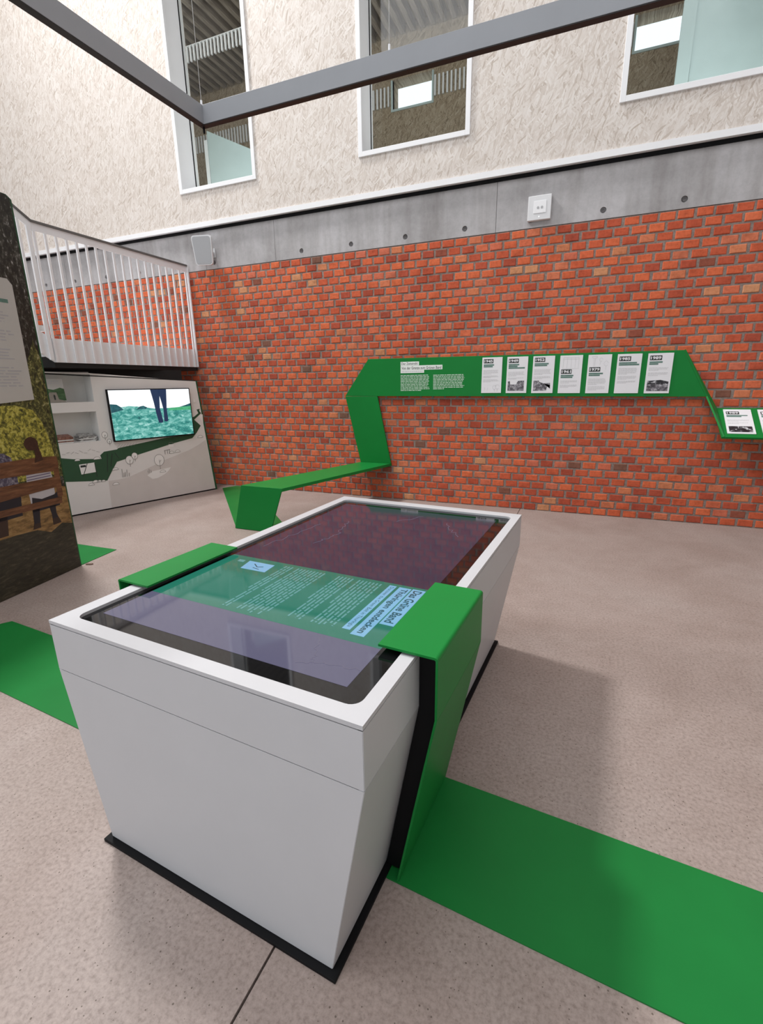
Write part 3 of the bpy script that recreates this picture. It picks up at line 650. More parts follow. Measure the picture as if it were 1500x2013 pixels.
g.add([A_, B_, F_, K_, A_ + off, B_ + off, F_ + off, K_ + off], [(0, 1, 3), (1, 2, 3), (4, 7, 5), (5, 7, 6), (0, 4, 5, 1), (1, 5, 6, 2), (2, 6, 7, 3), (3, 7, 4, 0)]); g.build('link_plate', GREEN, rib)
slab('sloping_shelf', GREEN, rib, [F_ + Vector((-0.008, 0, 0)), (2.6, F_.y, F_.z), (2.6, K_.y, K_.z), K_ + Vector((-0.004, 0, 0))], Vector((0, 0.55, -0.83)) * 0.02, 0.0015)
BF = Frame((0, YW, 0), (1, 0, 0), (0, 0, 1))
# headline and body copy on the board
for x0, z0, x1, z1 in ((-1.824, 1.489, -1.617, 1.528), (-1.824, 1.443, -1.362, 1.488), (-1.824, 1.412, -1.560, 1.442)):
    BF.rect('headline_box', PRINT_WHITE, board, x0, z0, x1, z1, 0.0005, 0.0008)
text('headline_text', 'Der Zeitstrahl:', INK, board, BF, -1.814, 1.496, 0.185, 0.025, 0.0016, 0.01)
text('headline_text', 'Von der Grenze zum Grünen Band', INK, board, BF, -1.814, 1.449, 0.440, 0.029, 0.0016, 0.01)
g = Geo(); text_lines(g, BF, -1.814, 1.436, -1.572, 1.420, 1, 0.0014, 0.6, 1.0); g.build('headline_small', INK_PALE, board)
g = Geo(); text_lines(g, BF, -1.824, 1.396, -1.492, 1.224, 11, 0.0008, 0.5, 0.7); g.build('body_text', PRINT_TEXT, board)
g = Geo(); text_lines(g, BF, -1.459, 1.393, -1.122, 1.238, 10, 0.0008, 0.5, 0.35); g.build('body_text', PRINT_TEXT, board)
def info_panel(fr, x0, y0, year, desc, lab_y, sub, paras, photo, sketch=None, h=0.344, group=None):
    o = empty('info_panel'); tag(o, 'white timeline panel headed %s%s' % (year, desc), 'info panel', 'timeline panels')
    wd = 0.198
    slab('sheet', CREAM, o, [fr.p(x0, y0, 0.0006), fr.p(x0 + wd, y0, 0.0006), fr.p(x0 + wd, y0 + h, 0.0006), fr.p(x0, y0 + h, 0.0006)], fr.n * 0.006, 0.0008)
    d = 0.0068; sc = h / 0.344
    ly = y0 + lab_y * sc
    wl_ = 0.094 if len(year) == 4 else 0.094
    fr.rect('year_label', INK, o, x0 + 0.016, ly, x0 + 0.016 + wl_, ly + 0.040 * sc, d, 0.0006)
    text('year_text', year if year != '1' else '1', CREAM, o, fr, x0 + 0.022, ly + 0.007 * sc, 0.082 if len(year) == 4 else 0.014, 0.026 * sc, d + 0.0010, 0.03)
    y = ly - 0.010 * sc
    for w in sub:
        fr.rect('subtitle_bar', INK_GREEN, o, x0 + 0.016, y - 0.013 * sc, x0 + 0.016 + w, y, d, 0.0006); y -= 0.0155 * sc
    g = Geo()
    for (ya, yb, rows) in paras: text_lines(g, fr, x0 + 0.016, y0 + ya * sc, x0 + 0.170, y0 + yb * sc, rows, d, 0.5, 0.5)
    if g.v: g.build('body_text', INK_PALE, o)
    if photo:
        mat, px0, py0, px1, py1, shape = photo
        pts = [(x0 + px0 + (px1 - px0) * u_, y0 + (py0 + (py1 - py0) * v_) * sc) for u_, v_ in shape]
        fr.poly('photograph', mat, o, pts, d, 0.0006)
    if sketch:
        for pl in sketch:
            g = Geo(); fr.gline(g, [(x0 + px, y0 + py * sc) for px, py in pl], 0.0022, d); g.build('drawn_line', INK_PALE, o)
    return o
RC = ((0, 0), (1, 0), (1, 1), (0, 1))
zb_ = lambda k: 1.2005 - 0.0018 * k
xk = lambda k: -0.949 + 0.2450 * k
info_panel(BF, xk(0), zb_(0), '1945', ' nearest the green headline', 0.288, (0.102, 0.090), ((0.225, 0.180, 4), (0.172, 0.145, 3), (0.135, 0.105, 3)), None, [[(0.03, 0.02), (0.035, 0.055)], [(0.06, 0.02), (0.065, 0.05)], ellipse(0.13, 0.055, 0.018, 0.020, 10), ellipse(0.160, 0.060, 0.020, 0.022, 10), [(0.13, 0.015), (0.13, 0.04)], [(0.16, 0.015), (0.16, 0.045)]])
info_panel(BF, xk(1), zb_(1), '1949', ' above a photograph of a long wall', 0.286, (0.100, 0.085, 0.155), ((0.205, 0.160, 4), (0.150, 0.130, 2)), (BW, 0.016, 0.022, 0.172, 0.120, ((0, 0), (1, 0), (1, 1), (0.62, 0.95), (0.5, 0.6), (0.15, 0.62), (0.12, 0.95), (0, 0.9))))
info_panel(BF, xk(2), zb_(2), '1952', ' above a photograph of ruined houses', 0.290, (0.128, 0.115), ((0.225, 0.170, 5), (0.160, 0.130, 3)), (BW, 0.016, 0.022, 0.172, 0.120, ((0, 0), (0.78, 0.02), (0.8, 0.3), (0.88, 0.5), (1, 0.55), (1, 0.2), (0.98, 0.75), (0.6, 0.70), (0.35, 0.85), (0.3, 1.0), (0, 0.97))))
info_panel(BF, xk(3), zb_(3), '1961', ' below a drawn fence', 0.178, (0.112, 0.105), ((0.120, 0.090, 3), (0.080, 0.050, 3)), None, [[(0.025, 0.225), (0.17, 0.225)], [(0.025, 0.31), (0.17, 0.31)], [(0.03, 0.225), (0.03, 0.325)], [(0.065, 0.225), (0.065, 0.325)], [(0.10, 0.225), (0.10, 0.325)], [(0.135, 0.225), (0.135, 0.325)], [(0.165, 0.225), (0.165, 0.325)], [(0.03, 0.325), (0.165, 0.325)]])
info_panel(BF, xk(4), zb_(4), '1979', ' below a drawn watchtower and tree', 0.194, (0.120, 0.095), ((0.135, 0.075, 6), (0.065, 0.025, 4)), None, [[(0.05, 0.24), (0.05, 0.315), (0.035, 0.315), (0.035, 0.33), (0.075, 0.33), (0.075, 0.315), (0.06, 0.315), (0.06, 0.24)], ellipse(0.155, 0.265, 0.018, 0.022, 10), [(0.155, 0.21), (0.155, 0.245)], ellipse(0.11, 0.300, 0.014, 0.016, 8), [(0.10, 0.25), (0.11, 0.285)]])
info_panel(BF, xk(5), zb_(5), '1985', ' filled with text and no picture', 0.283, (0.145, 0.165), ((0.225, 0.165, 6), (0.155, 0.120, 4), (0.112, 0.088, 3)), None)
info_panel(BF, xk(6), zb_(6), '1989', ' above a dark landscape photograph, last on upright board', 0.285, (0.102, 0.070), ((0.225, 0.195, 3), (0.182, 0.150, 3)), (BW, 0.016, 0.020, 0.184, 0.113, ((0, 0), (1, 0), (1, 0.8), (0, 0.85))))
pan = [o for o in COL.objects if o.name.startswith('info_panel')][-1]
BF.poly('photograph_hill', BW_DARK, pan, [(xk(6) + 0.016, zb_(6) + 0.075), (xk(6) + 0.06, zb_(6) + 0.085), (xk(6) + 0.184, zb_(6) + 0.070), (xk(6) + 0.184, zb_(6) + 0.100), (xk(6) + 0.12, zb_(6) + 0.116), (xk(6) + 0.016, zb_(6) + 0.108)], 0.0076, 0.0004)
ShU = Vector((0, K_.y - F_.y, K_.z - F_.z))
SH = Frame(F_, (1, 0, 0), ShU)
info_panel(SH, 0.034, 0.040, '1989', ' with dark photograph, lying on the sloping green shelf', 0.270, (0.150, 0.105), ((0.195, 0.165, 3), (0.155, 0.130, 2)), (BW_DARK, 0.016, 0.020, 0.180, 0.100, RC), h=0.318)
info_panel(SH, 0.034 + 0.245, 0.040, '1', ', cut off by right picture edge on the sloping shelf', 0.270, (0.120, 0.100), ((0.195, 0.165, 3), (0.155, 0.130, 2)), None, h=0.318)

# ================================================================== STAIR LANDING AND RAILING
XRL = -4.635; YL0, YL1 = 3.175, 5.015; ZL0, ZL1 = 1.545, 1.760
land = empty('stair_landing'); tag(land, 'white stair landing with black underside meeting brick wall at left', 'landing')
box('landing_deck', WHITE_PAINT, land, -6.2, YL0, 1.60, XRL - 0.012, D - 0.02, ZL1 - 0.06)
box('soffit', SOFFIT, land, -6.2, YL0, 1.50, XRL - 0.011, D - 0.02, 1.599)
box('fascia', WHITE_PAINT, land, XRL - 0.010, YL0, ZL0, XRL, YL1, ZL1)
slab('stair_stringer', WHITE_PAINT, land, [(XRL - 0.010, YL0 - 0.001, ZL0), (XRL - 0.010, YL0 - 0.001, ZL1), (XRL - 0.010, 1.5, ZL1 + 1.05), (XRL - 0.010, 1.5, ZL0 + 1.05)], (0.010, 0, 0))
for k in range(6):
    y = YL0 - 0.02 - 0.27 * k; z = ZL1 - 0.06 + 0.168 * (k + 1)
    box('step', GREY_LAM, land, -5.8, y - 0.28, z - 0.05, XRL - 0.012, y, z)
rail = empty('stair_railing'); tag(rail, 'white railing of flat vertical bars with dark handrail on stair landing', 'railing')
box('top_rail', WHITE_PAINT, rail, XRL + 0.001, YL0, 2.660, XRL + 0.013, YL1, 2.725)
box('handrail', GREY_RAIL, rail, XRL - 0.012, YL0, 2.7255, XRL + 0.026, YL1, 2.743)
sl = 0.626
slab('top_rail', WHITE_PAINT, rail, [(XRL + 0.001, YL0 - 0.001, 2.660), (XRL + 0.001, YL0 - 0.001, 2.725), (XRL + 0.001, 1.5, 2.725 + sl * 1.674), (XRL + 0.001, 1.5, 2.660 + sl * 1.674)], (0.012, 0, 0))
slab('handrail', GREY_RAIL, rail, [(XRL - 0.012, YL0 - 0.001, 2.7255), (XRL - 0.012, YL0 - 0.001, 2.743), (XRL - 0.012, 1.5, 2.743 + sl * 1.674), (XRL - 0.012, 1.5, 2.7255 + sl * 1.674)], (0.038, 0, 0))
me0 = None
nb = 19
for k in range(nb):
    y = YL0 + 0.012 + (YL1 - YL0 - 0.04) * k / (nb - 1)
    if me0 is None:
        o = box('baluster', WHITE_PAINT, rail, XRL + 0.001, -0.010, ZL0, XRL + 0.017, 0.010, 2.659); me0 = o.data
    else:
        o = bpy.data.objects.new('baluster', me0); COL.objects.link(o); o.parent = rail
    o.location = (0, y, 0)
for k in range(1, 14):
    y = YL0 - 0.115 * k; z = sl * 0.115 * k
    o = bpy.data.objects.new('baluster', me0); COL.objects.link(o); o.parent = rail; o.location = (0, y, z)
box('end_post', WHITE_PAINT, rail, XRL - 0.012, YL1, ZL0, XRL + 0.028, YL1 + 0.012, 2.745)
box('joint_post', WHITE_PAINT, rail, XRL + 0.0005, YL0 - 0.050, ZL0 + 0.02, XRL + 0.02, YL0 - 0.016, 2.690)

# ================================================================== EXHIBIT WALL WITH NICHES (under the landing)
PA = Vector((-4.849, 3.188, 0)); PU = Vector((0.317, 0.948, 0)).normalized()
PF = Frame(PA, PU, (0, 0, 1))
ex = empty('exhibit_wall'); tag(ex, 'pale grey exhibit wall with river graphic and open niches under stair landing', 'exhibit wall')
topz = lambda x: 1.484 - 0.0765 * max(x, 0.0)
redge = lambda z: 1.668 - 0.0815 * z
# face built around the niches
face = Geo()
def pf(pts, t=0.030, d=0.0): face.prism([PF.p(x, y, d) for x, y in pts], -PF.n * t)
NX0, NX1 = -0.62, 0.402
pf([(NX1, 0.016), (redge(0.016), 0.016), (redge(topz(1.556)), topz(1.556)), (NX1, topz(NX1))])
pf([(-0.9, 0.016), (NX1, 0.016), (NX1, 0.757), (-0.9, 0.757)])
pf([(NX0, 1.067), (NX1, 1.067), (NX1, 1.166), (NX0, 1.166)])
pf([(-0.9, 0.757), (NX0, 0.757), (NX0, topz(NX0)), (-0.9, topz(-0.9))])
pf([(NX0, topz(NX0) - 0.012), (NX1, topz(NX1) - 0.012), (NX1, topz(NX1)), (NX0, topz(NX0))])
fo = face.build('face_board', GREY_LAM, ex)
nd = 0.20
for nm, z0, z1 in (('upper_niche', 1.166, 1.455), ('lower_niche', 0.757, 1.067)):
    g = Geo()
    g.prism([PF.p(NX0, z0, -nd), PF.p(NX1, z0, -nd), PF.p(NX1, z1, -nd), PF.p(NX0, z1, -nd)], -PF.n * 0.012)
    g.prism([PF.p(NX0, z0 - 0.012, -nd), PF.p(NX1, z0 - 0.012, -nd), PF.p(NX1, z0 - 0.012, -0.0305), PF.p(NX0, z0 - 0.012, -0.0305)], (0, 0, 0.012))
    g.prism([PF.p(NX0, z1, -nd), PF.p(NX1, z1, -nd), PF.p(NX1, z1, -0.0305), PF.p(NX0, z1, -0.0305)], (0, 0, 0.010))
    g.prism([PF.p(NX1, z0, -nd), PF.p(NX1, z0, -0.0305), PF.p(NX1, z1, -0.0305), PF.p(NX1, z1, -nd)], PF.r * 0.012)
    g.build(nm, SHELF_IN, ex)
slab('edge_strip', GREEN_DARK, ex, [PF.p(redge(0) + 0.001, 0.0, 0.002), PF.p(redge(0) + 0.022, 0.0, 0.002), PF.p(redge(1.372) + 0.016, 1.372, 0.002), PF.p(redge(1.372) + 0.001, 1.372, 0.002)], -PF.n * 0.10)
slab('skirting', BLACK, ex, [PF.p(-0.9, 0.001, -0.004), PF.p(redge(0), 0.001, -0.004), PF.p(redge(0), 0.0155, -0.004), PF.p(-0.9, 0.0155, -0.004)], -PF.n * 0.02)
slab('top_edge', SOFFIT, ex, [PF.p(-0.9, topz(-0.9) + 0.001, 0.001), PF.p(1.556, topz(1.556) + 0.001, 0.001), PF.p(1.556, topz(1.556) + 0.012, 0.001), PF.p(-0.9, topz(-0.9) + 0.012, 0.001)], -PF.n * 0.05)
slab('under_landing_shade', SOFFIT, ex, [PF.p(-0.6, 1.30, -0.215), PF.p(1.50, 1.30, -0.215), PF.p(1.50, 1.498, -0.215), PF.p(-0.6, 1.498, -0.215)], -PF.n * 0.02)  # black sheet standing in for the shade under the landing
# printed graphic
PF.poly('printed_hill', HILL, fo, [(0.412, 0.319), (0.52, 0.317), (0.625, 0.328), (0.833, 0.391), (1.052, 0.466), (1.359, 0.545), (1.50, 0.60), (1.606, 0.655), (1.666, 0.017), (0.40, 0.017)], 0.0004, 0.0004)
PF.poly('printed_hill', SKETCH_FILL, fo, [(0.829, 0.315), (0.896, 0.354), (1.119, 0.372), (1.08, 0.33), (1.029, 0.298), (0.95, 0.268), (0.884, 0.264)], 0.001, 0.0004)
PF.poly('printed_river', RIVER, fo, [(-0.6, 0.625), (0.002, 0.62), (0.116, 0.595), (0.275, 0.577), (0.378, 0.566), (0.37, 0.605), (0.413, 0.639), (0.548, 0.649), (0.562, 0.661), (1.116, 0.727), (1.437, 0.733), (1.458, 0.941), (1.487, 0.946), (1.546, 0.986), (1.528, 1.03), (1.572, 1.037), (1.560, 1.013), (1.582, 0.983), (1.482, 0.91), (1.559, 0.833), (1.494, 0.75), (1.431, 0.69), (1.178, 0.65), (0.764, 0.565), (0.527, 0.514), (0.464, 0.424), (0.4, 0.325), (0.249, 0.342), (0.004, 0.373), (-0.6, 0.40)], 0.0012, 0.0004)
gf_, gl_ = Geo(), Geo()
for cx, cy, r_ in ((0.66, 0.517, 0.041), (0.721, 0.556, 0.033), (0.99, 0.474, 0.058), (0.447, 0.816, 0.029), (0.483, 0.744, 0.022)):
    e = ellipse(cx, cy, r_, r_ * 1.15); PF.gpoly(gf_, e, 0.0018, 0.0003); PF.gline(gl_, e + e[:1], 0.0035, 0.0022); PF.gline(gl_, [(cx, cy - r_ * 1.15 - r_ * 0.7), (cx, cy + r_ * 0.1)], 0.0035, 0.0024)
    PF.gline(gl_, [(cx, cy - r_ * 0.5), (cx + r_ * 0.35, cy)], 0.003, 0.0024)
for cx, cy, r_ in ((0.283, 0.334, 0.032), (0.32, 0.332, 0.025), (0.359, 0.328, 0.023), (0.238, 0.309, 0.029), (0.479, 0.275, 0.034), (0.498, 0.440, 0.031), (1.014, 0.338, 0.035), (1.15, 0.547, 0.031), (1.224, 0.553, 0.032), (1.535, 0.700, 0.035), (0.147, 0.583, 0.026), (0.334, 0.578, 0.034)):
    e = ellipse(cx, cy - r_ * 0.35, r_, r_ * 0.8, 9, 0, math.pi); PF.gpoly(gf_, e, 0.0019, 0.0003); PF.gline(gl_, e + e[:1], 0.003, 0.0023)
for x, z in ((1.07, 0.53), (1.10, 0.535), (1.125, 0.54)): PF.gline(gl_, [(x, z), (x, z + 0.05)], 0.004, 0.0024)
PF.gline(gl_, [(1.06, 0.575), (1.135, 0.583)], 0.004, 0.0024)
for x in (0.56, 0.575, 0.59, 0.61, 0.63): PF.gline(gl_, [(x, 0.335), (x + 0.004, 0.335 + random.uniform(0.04, 0.10))], 0.004, 0.0024)
for x in (0.845, 0.86, 0.88): PF.gline(gl_, [(x, 0.34), (x - 0.003, 0.34 + random.uniform(0.03, 0.08))], 0.004, 0.0024)
PF.grect(gf_, 1.125, 0.612, 1.185, 0.645, 0.0019, 0.0003); PF.gline(gl_, [(1.125, 0.645), (1.185, 0.645), (1.175, 0.665), (1.135, 0.665), (1.125, 0.645)], 0.004, 0.0023)
PF.gpoly(gf_, [(1.54, 0.955), (1.60, 0.97), (1.596, 0.86), (1.575, 0.86)][:3], 0.0019, 0.0003)
for k in range(9): PF.gline(gl_, [(0.02 + 0.04 * k, 0.66 + random.uniform(-.02, .02)), (0.05 + 0.04 * k, 0.66 + random.uniform(-.02, .03))], 0.002, 0.0022)
for k in range(7): PF.gline(gl_, [(0.55 + 0.03 * k, 0.665), (0.585 + 0.03 * k, 0.70)], 0.0015, 0.0022)
gf_.build('printed_shapes', SKETCH_FILL, fo); gl_.build('printed_outlines', SKETCH_LINE, fo)
PF.poly('printed_sign', SKETCH_FILL, fo, [(0.155, 0.532), (0.304, 0.537), (0.305, 0.434), (0.161, 0.427)], 0.0018, 0.0004)
g = Geo()
for p in (((0.443, 0.616), (0.415, 0.418)), ((0.491, 0.61), (0.457, 0.471)), ((0.518, 0.616), (0.552, 0.551)), ((0.232, 0.534), (0.174, 0.403)), ((0.303, 0.535), (0.305, 0.382))): PF.gline(g, list(p), 0.006, 0.0026)
PF.grect(g, 0.165, 0.50, 0.215, 0.522, 0.0026)
g.build('printed_posts', INK, fo)
g = Geo(); PF.gline(g, [(0.411, 0.316), (0.400, 0.02)], 0.002, 0.0012); g.build('panel_seam', HILL, fo)
# wall socket printed/mounted right of the TV
box_ = Geo(); PF.grect(box_, 1.500, 1.115, 1.520, 1.150, 0.0008, 0.004); box_.build('switch_plate', SKETCH_FILL, ex)

# television
tv = empty('television'); tag(tv, 'wall-mounted flat television showing walking legs on grass', 'television')
VX0, VX1, VZ0, VZ1 = 0.522, 1.447, 0.734, 1.288
slab('housing', BLACK, tv, [PF.p(x, z, 0.003) for x, z in ((VX0, VZ0), (VX1, VZ0), (VX1, VZ1), (VX0, VZ1))], PF.n * 0.035, 0.003)
x0, x1, z0, z1 = VX0 + 0.012, VX1 - 0.012, VZ0 + 0.014, VZ1 - 0.010; dd = 0.0382
sky = PF.rect('screen', TV_SKY, tv, x0, z0, x1, z1, dd, 0.0006)
hz = [(x0, 1.128), (0.60, 1.125), (0.64, 1.098), (0.72, 1.108), (0.80, 1.10), (0.867, 1.092), (0.996, 1.069), (1.162, 1.068), (1.30, 1.072), (x1, 1.083)]
PF.poly('picture_grass', TV_GRASS, sky, [(x0, z0), (x1, z0)] + hz[::-1], dd + 0.0008, 0.0004)
PF.poly('picture_hedge', TV_HEDGE, sky, [(x0, 1.04), (0.60, 1.055), (0.665, 1.07), (0.64, 1.10), (0.60, 1.128), (x0, 1.135)], dd + 0.0014, 0.0004)
PF.poly('picture_hedge', TV_HEDGE, sky, [(0.80, 1.068), (0.90, 1.066), (0.92, 1.085), (0.88, 1.105), (0.84, 1.098)], dd + 0.0014, 0.0004)
PF.poly('picture_field', TV_GREEN, sky, [(1.162, 1.040), (x1, 1.035), (x1, 1.080), (1.162, 1.066)], dd + 0.0014, 0.0004)
PF.poly('picture_hedge', TV_HEDGE, sky, [(1.29, 1.073), (x1, 1.080), (x1, 1.112), (1.38, 1.095)], dd + 0.0016, 0.0004)
PF.poly('picture_leg', TV_LEG, sky, [(0.978, z1), (1.085, z1), (1.070, 1.16), (1.062, 1.07), (1.082, 0.925), (1.075, 0.905), (1.030, 0.905), (1.015, 1.0), (1.0, 1.142)], dd + 0.002, 0.0004)
PF.poly('picture_leg', TV_LEG, sky, [(1.060, z1), (1.162, z1), (1.150, 1.15), (1.140, 1.06), (1.142, 0.925), (1.128, 0.915), (1.093, 0.918), (1.102, 1.05), (1.085, 1.16)], dd + 0.002, 0.0004)
# books in the niches
def lean(fr, x, y, d): return fr.p(x, y, d)
bk = empty('book'); tag(bk, 'upright book with hilly landscape cover in upper niche', 'book')
slab('cover', PAPER_EDGE, bk, [PF.p(x, z, dd_) for x, z, dd_ in ((0.012, 1.1675, -0.045), (0.165, 1.1675, -0.045), (0.165, 1.398, -0.085), (0.012, 1.398, -0.085))], -PF.n * 0.016)
def bkp(x, z, e=0.0008): return PF.p(x, z, -0.045 - (z - 1.1675) * 0.1735 + e)
slab('cover_landscape', BOOK_LAND, bk, [bkp(x, z) for x, z in ((0.013, 1.20), (0.164, 1.185), (0.164, 1.30), (0.13, 1.312), (0.07, 1.292), (0.013, 1.305))], PF.n * 0.0006)
slab('cover_path', BOOK_PATH, bk, [bkp(x, z, 0.002) for x, z in ((0.013, 1.169), (0.164, 1.169), (0.150, 1.185), (0.10, 1.20), (0.09, 1.268), (0.03, 1.268), (0.013, 1.24))], PF.n * 0.0006)
slab('cover_figure', INK, bk, [bkp(x, z, 0.0032) for x, z in ((0.060, 1.195), (0.072, 1.195), (0.074, 1.235), (0.066, 1.25), (0.058, 1.235))], PF.n * 0.0004)
g = Geo()
for zz, xx0, xx1 in ((1.372, 0.05, 0.13), (1.352, 0.035, 0.125)):
    x = xx0
    while x < xx1: g.prism([bkp(x, zz, 0.002), bkp(x + 0.012, zz, 0.002), bkp(x + 0.012, zz + 0.008, 0.002), bkp(x, zz + 0.008, 0.002)], PF.n * 0.0004); x += 0.016
g.build('cover_title', INK_PALE, bk)
for x0, x1, hgt, mat, lab, tilt in ((0.010, 0.160, 0.062, BOOK_RED, 'stack of brochures with reddish cover at left in lower niche', 0.0), (0.215, 0.385, 0.058, BOOK_BW, 'fanned stack of grey and white brochures beside niche wall', 0.03)):
    st = empty('brochure_stack'); tag(st, lab, 'brochures', 'brochure stacks in the lower niche')
    n = 5
    for k in range(n):
        j = (k % 2) * tilt * 0.5; zz = 0.7575 + k * hgt / n
        slab('brochure', mat if k in (n - 1, 1, 3) else PAPER_EDGE, st, [PF.p(x0 + j, zz, -0.045 - j * 0.3), PF.p(x1 + j - tilt * 0.5, zz, -0.045), PF.p(x1 + j - tilt * 0.5, zz, -0.185), PF.p(x0 + j, zz, -0.185)], (0, 0, hgt / n - 0.0008))
    slab('brochure', mat, st, [PF.p(x0 + 0.006, 0.7575 + hgt, -0.05), PF.p(x1 - tilt - 0.006, 0.7575 + hgt, -0.05), PF.p(x1 - tilt - 0.01, 0.7575 + hgt + 0.018, -0.16), PF.p(x0 + 0.01, 0.7575 + hgt + 0.018, -0.16)], (0, 0, 0.004))

# ================================================================== PHOTO PANEL (left foreground)
QA = Vector((-3.300, 1.616, 0)); QU = Vector((-0.112, 0.617, 0)).normalized(); QF = Frame(QA, QU, (0, 0, 1))
ph = empty('photo_panel'); tag(ph, 'tall free-standing panel printed with couple on wooden bench, dark green edge', 'display panel')
PH = 2.474; QX0, QX1 = -1.05, 0.633
slab('core', GREEN_DARK, ph, [QF.p(QX0, 0.001, -0.0005), QF.p(QX1 + 0.012, 0.001, -0.0005), QF.p(QX1 + 0.012, PH - 0.02, -0.0005), QF.p(QX1 - 0.02, PH, -0.0005), QF.p(QX0, PH, -0.0005)], -QF.n * 0.06)
pr_ = QF.poly('printed_tree', P_TREE, ph, [(QX0, 0.62), (QX1, 0.62), (QX1, PH - 0.022), (QX1 - 0.03, PH - 0.003), (QX0, PH - 0.003)], 0.0, 0.0006)
def pp(name, mat, pts, lay): return QF.poly(name, mat, pr_, pts, 0.0006 + 0.0005 * lay, 0.0004)
pp('printed_leaves', P_FOLI2, [(QX0, 0.7), (QX1, 0.7), (QX1, 1.50), (0.60, 1.62), (0.53, 1.48), (0.45, 1.35), (QX0, 1.35)], 1)
pp('printed_foliage', P_FOLI, [(QX0, 0.72), (0.60, 0.72), (0.585, 0.95), (0.55, 1.08), (0.50, 1.17), (0.38, 1.205), (QX0, 1.22)], 2)
pp('printed_ground', P_GROUND, [(QX0, 0.33), (QX1, 0.33), (QX1, 0.62), (0.5, 0.66), (QX0, 0.66)], 2)
pp('printed_grass', P_GRASS, [(QX0, 0.002), (QX1, 0.002), (QX1, 0.345), (0.55, 0.37), (0.45, 0.33), (0.35, 0.375), (0.2, 0.385), (QX0, 0.40)], 3)
pp('printed_shirt', P_SHIRT, [(0.345, 0.545), (0.535, 0.535), (0.545, 0.70), (0.535, 0.76), (0.48, 0.785), (0.40, 0.785), (0.355, 0.765), (0.345, 0.70)], 3)
g = Geo()
for k in range(4): QF.grect(g, 0.352, 0.698 + 0.018 * k, 0.532, 0.705 + 0.018 * k, 0.0026, 0.0003)
g.build('printed_stripes', P_STRIPE, pr_)
pp('printed_trousers', P_JEANS, [(0.345, 0.50), (0.56, 0.50), (0.575, 0.61), (0.53, 0.585), (0.43, 0.575), (0.36, 0.60)], 4)
pp('printed_leg', P_JEANS, [(0.346, 0.53), (0.402, 0.53), (0.385, 0.43), (0.378, 0.392), (0.325, 0.392), (0.338, 0.43)], 4)
pp('printed_leg', P_JEANS, [(0.470, 0.53), (0.525, 0.53), (0.520, 0.45), (0.540, 0.383), (0.478, 0.378), (0.482, 0.45)], 4)
pp('printed_boot', P_BOOT, [(0.338, 0.42), (0.384, 0.42), (0.380, 0.385), (0.32, 0.385)], 5)
pp('printed_boot', P_BOOT, [(0.482, 0.42), (0.530, 0.42), (0.545, 0.376), (0.478, 0.374)], 5)
pp('printed_man_shirt', P_PLAID, [(QX0 * 0.3, 0.60), (0.285, 0.60), (0.292, 0.80), (0.275, 0.885), (0.235, 0.915), (0.15, 0.93), (QX0 * 0.3, 0.93)], 3)
pp('printed_man_trousers', P_JEANS, [(-0.2, 0.50), (0.27, 0.50), (0.285, 0.625), (-0.2, 0.625)], 4)
pp('printed_man_leg', P_BOOT, [(0.09, 0.40), (0.15, 0.40), (0.17, 0.53), (0.08, 0.53)], 4)
pp('printed_bench_plank', P_WOOD, [(QX0, 0.765), (0.179, 0.765), (0.597, 0.744), (0.61, 0.79), (0.606, 0.845), (0.50, 0.855), (0.356, 0.861), (QX0, 0.86)], 6)
pp('printed_bench_plank', P_WOOD, [(QX0, 0.625), (0.145, 0.622), (0.596, 0.633), (0.604, 0.665), (0.600, 0.704), (0.166, 0.713), (QX0, 0.71)], 6)
pp('printed_bench_seat', P_WOOD, [(QX0, 0.525), (0.123, 0.524), (0.583, 0.511), (0.586, 0.556), (0.132, 0.567), (QX0, 0.567)], 6)
pp('printed_bench_post', P_WOOD, [(0.555, 0.56), (0.600, 0.56), (0.606, 0.80), (0.562, 0.80)], 5)
pp('printed_head', P_HAIR, ellipse(0.432, 0.953, 0.052, 0.045, 16), 7)
pp('printed_ponytail', P_HAIR, [(0.445, 0.935), (0.480, 0.935), (0.492, 0.87), (0.500, 0.835), (0.43, 0.825), (0.445, 0.87)], 8)
pl = pp('text_plate', P_PLATE, [(QX0 * 0.6, 1.205), (0.285, 1.222), (0.521, 1.238), (0.527, 1.942), (0.500, 1.974), (QX0 * 0.6, 1.974)], 9)
g = Geo(); text_lines(g, QF, -0.4, 1.78, 0.470, 1.30, 26, 0.0058, 0.4, 0.5, (5, 11, 17)); g.build('plate_text', INK_GREY, pl)
g = Geo(); QF.grect(g, -0.2, 1.828, 0.475, 1.850, 0.0058, 0.0003); g.build('plate_heading', INK_GREEN, pl)
slab('floor_strip', GREEN_FLOOR, ph, [(-3.476, 2.602, 0.0005), (-3.424, 2.262, 0.0005), (-3.50, 2.262, 0.0005), (-4.6, 2.22, 0.0005), (-4.6, 2.565, 0.0005)], (0, 0, 0.0035))
wd = empty('door_wedge'); tag(wd, 'small brown wedge lying at foot of photo panel', 'wedge')
slab('wedge_body', SCRAP, wd, [(-3.398, 2.268, 0.0), (-3.352, 2.285, 0.0), (-3.354, 2.302, 0.0), (-3.402, 2.288, 0.0)], (0, 0, 0.010), 0.002)

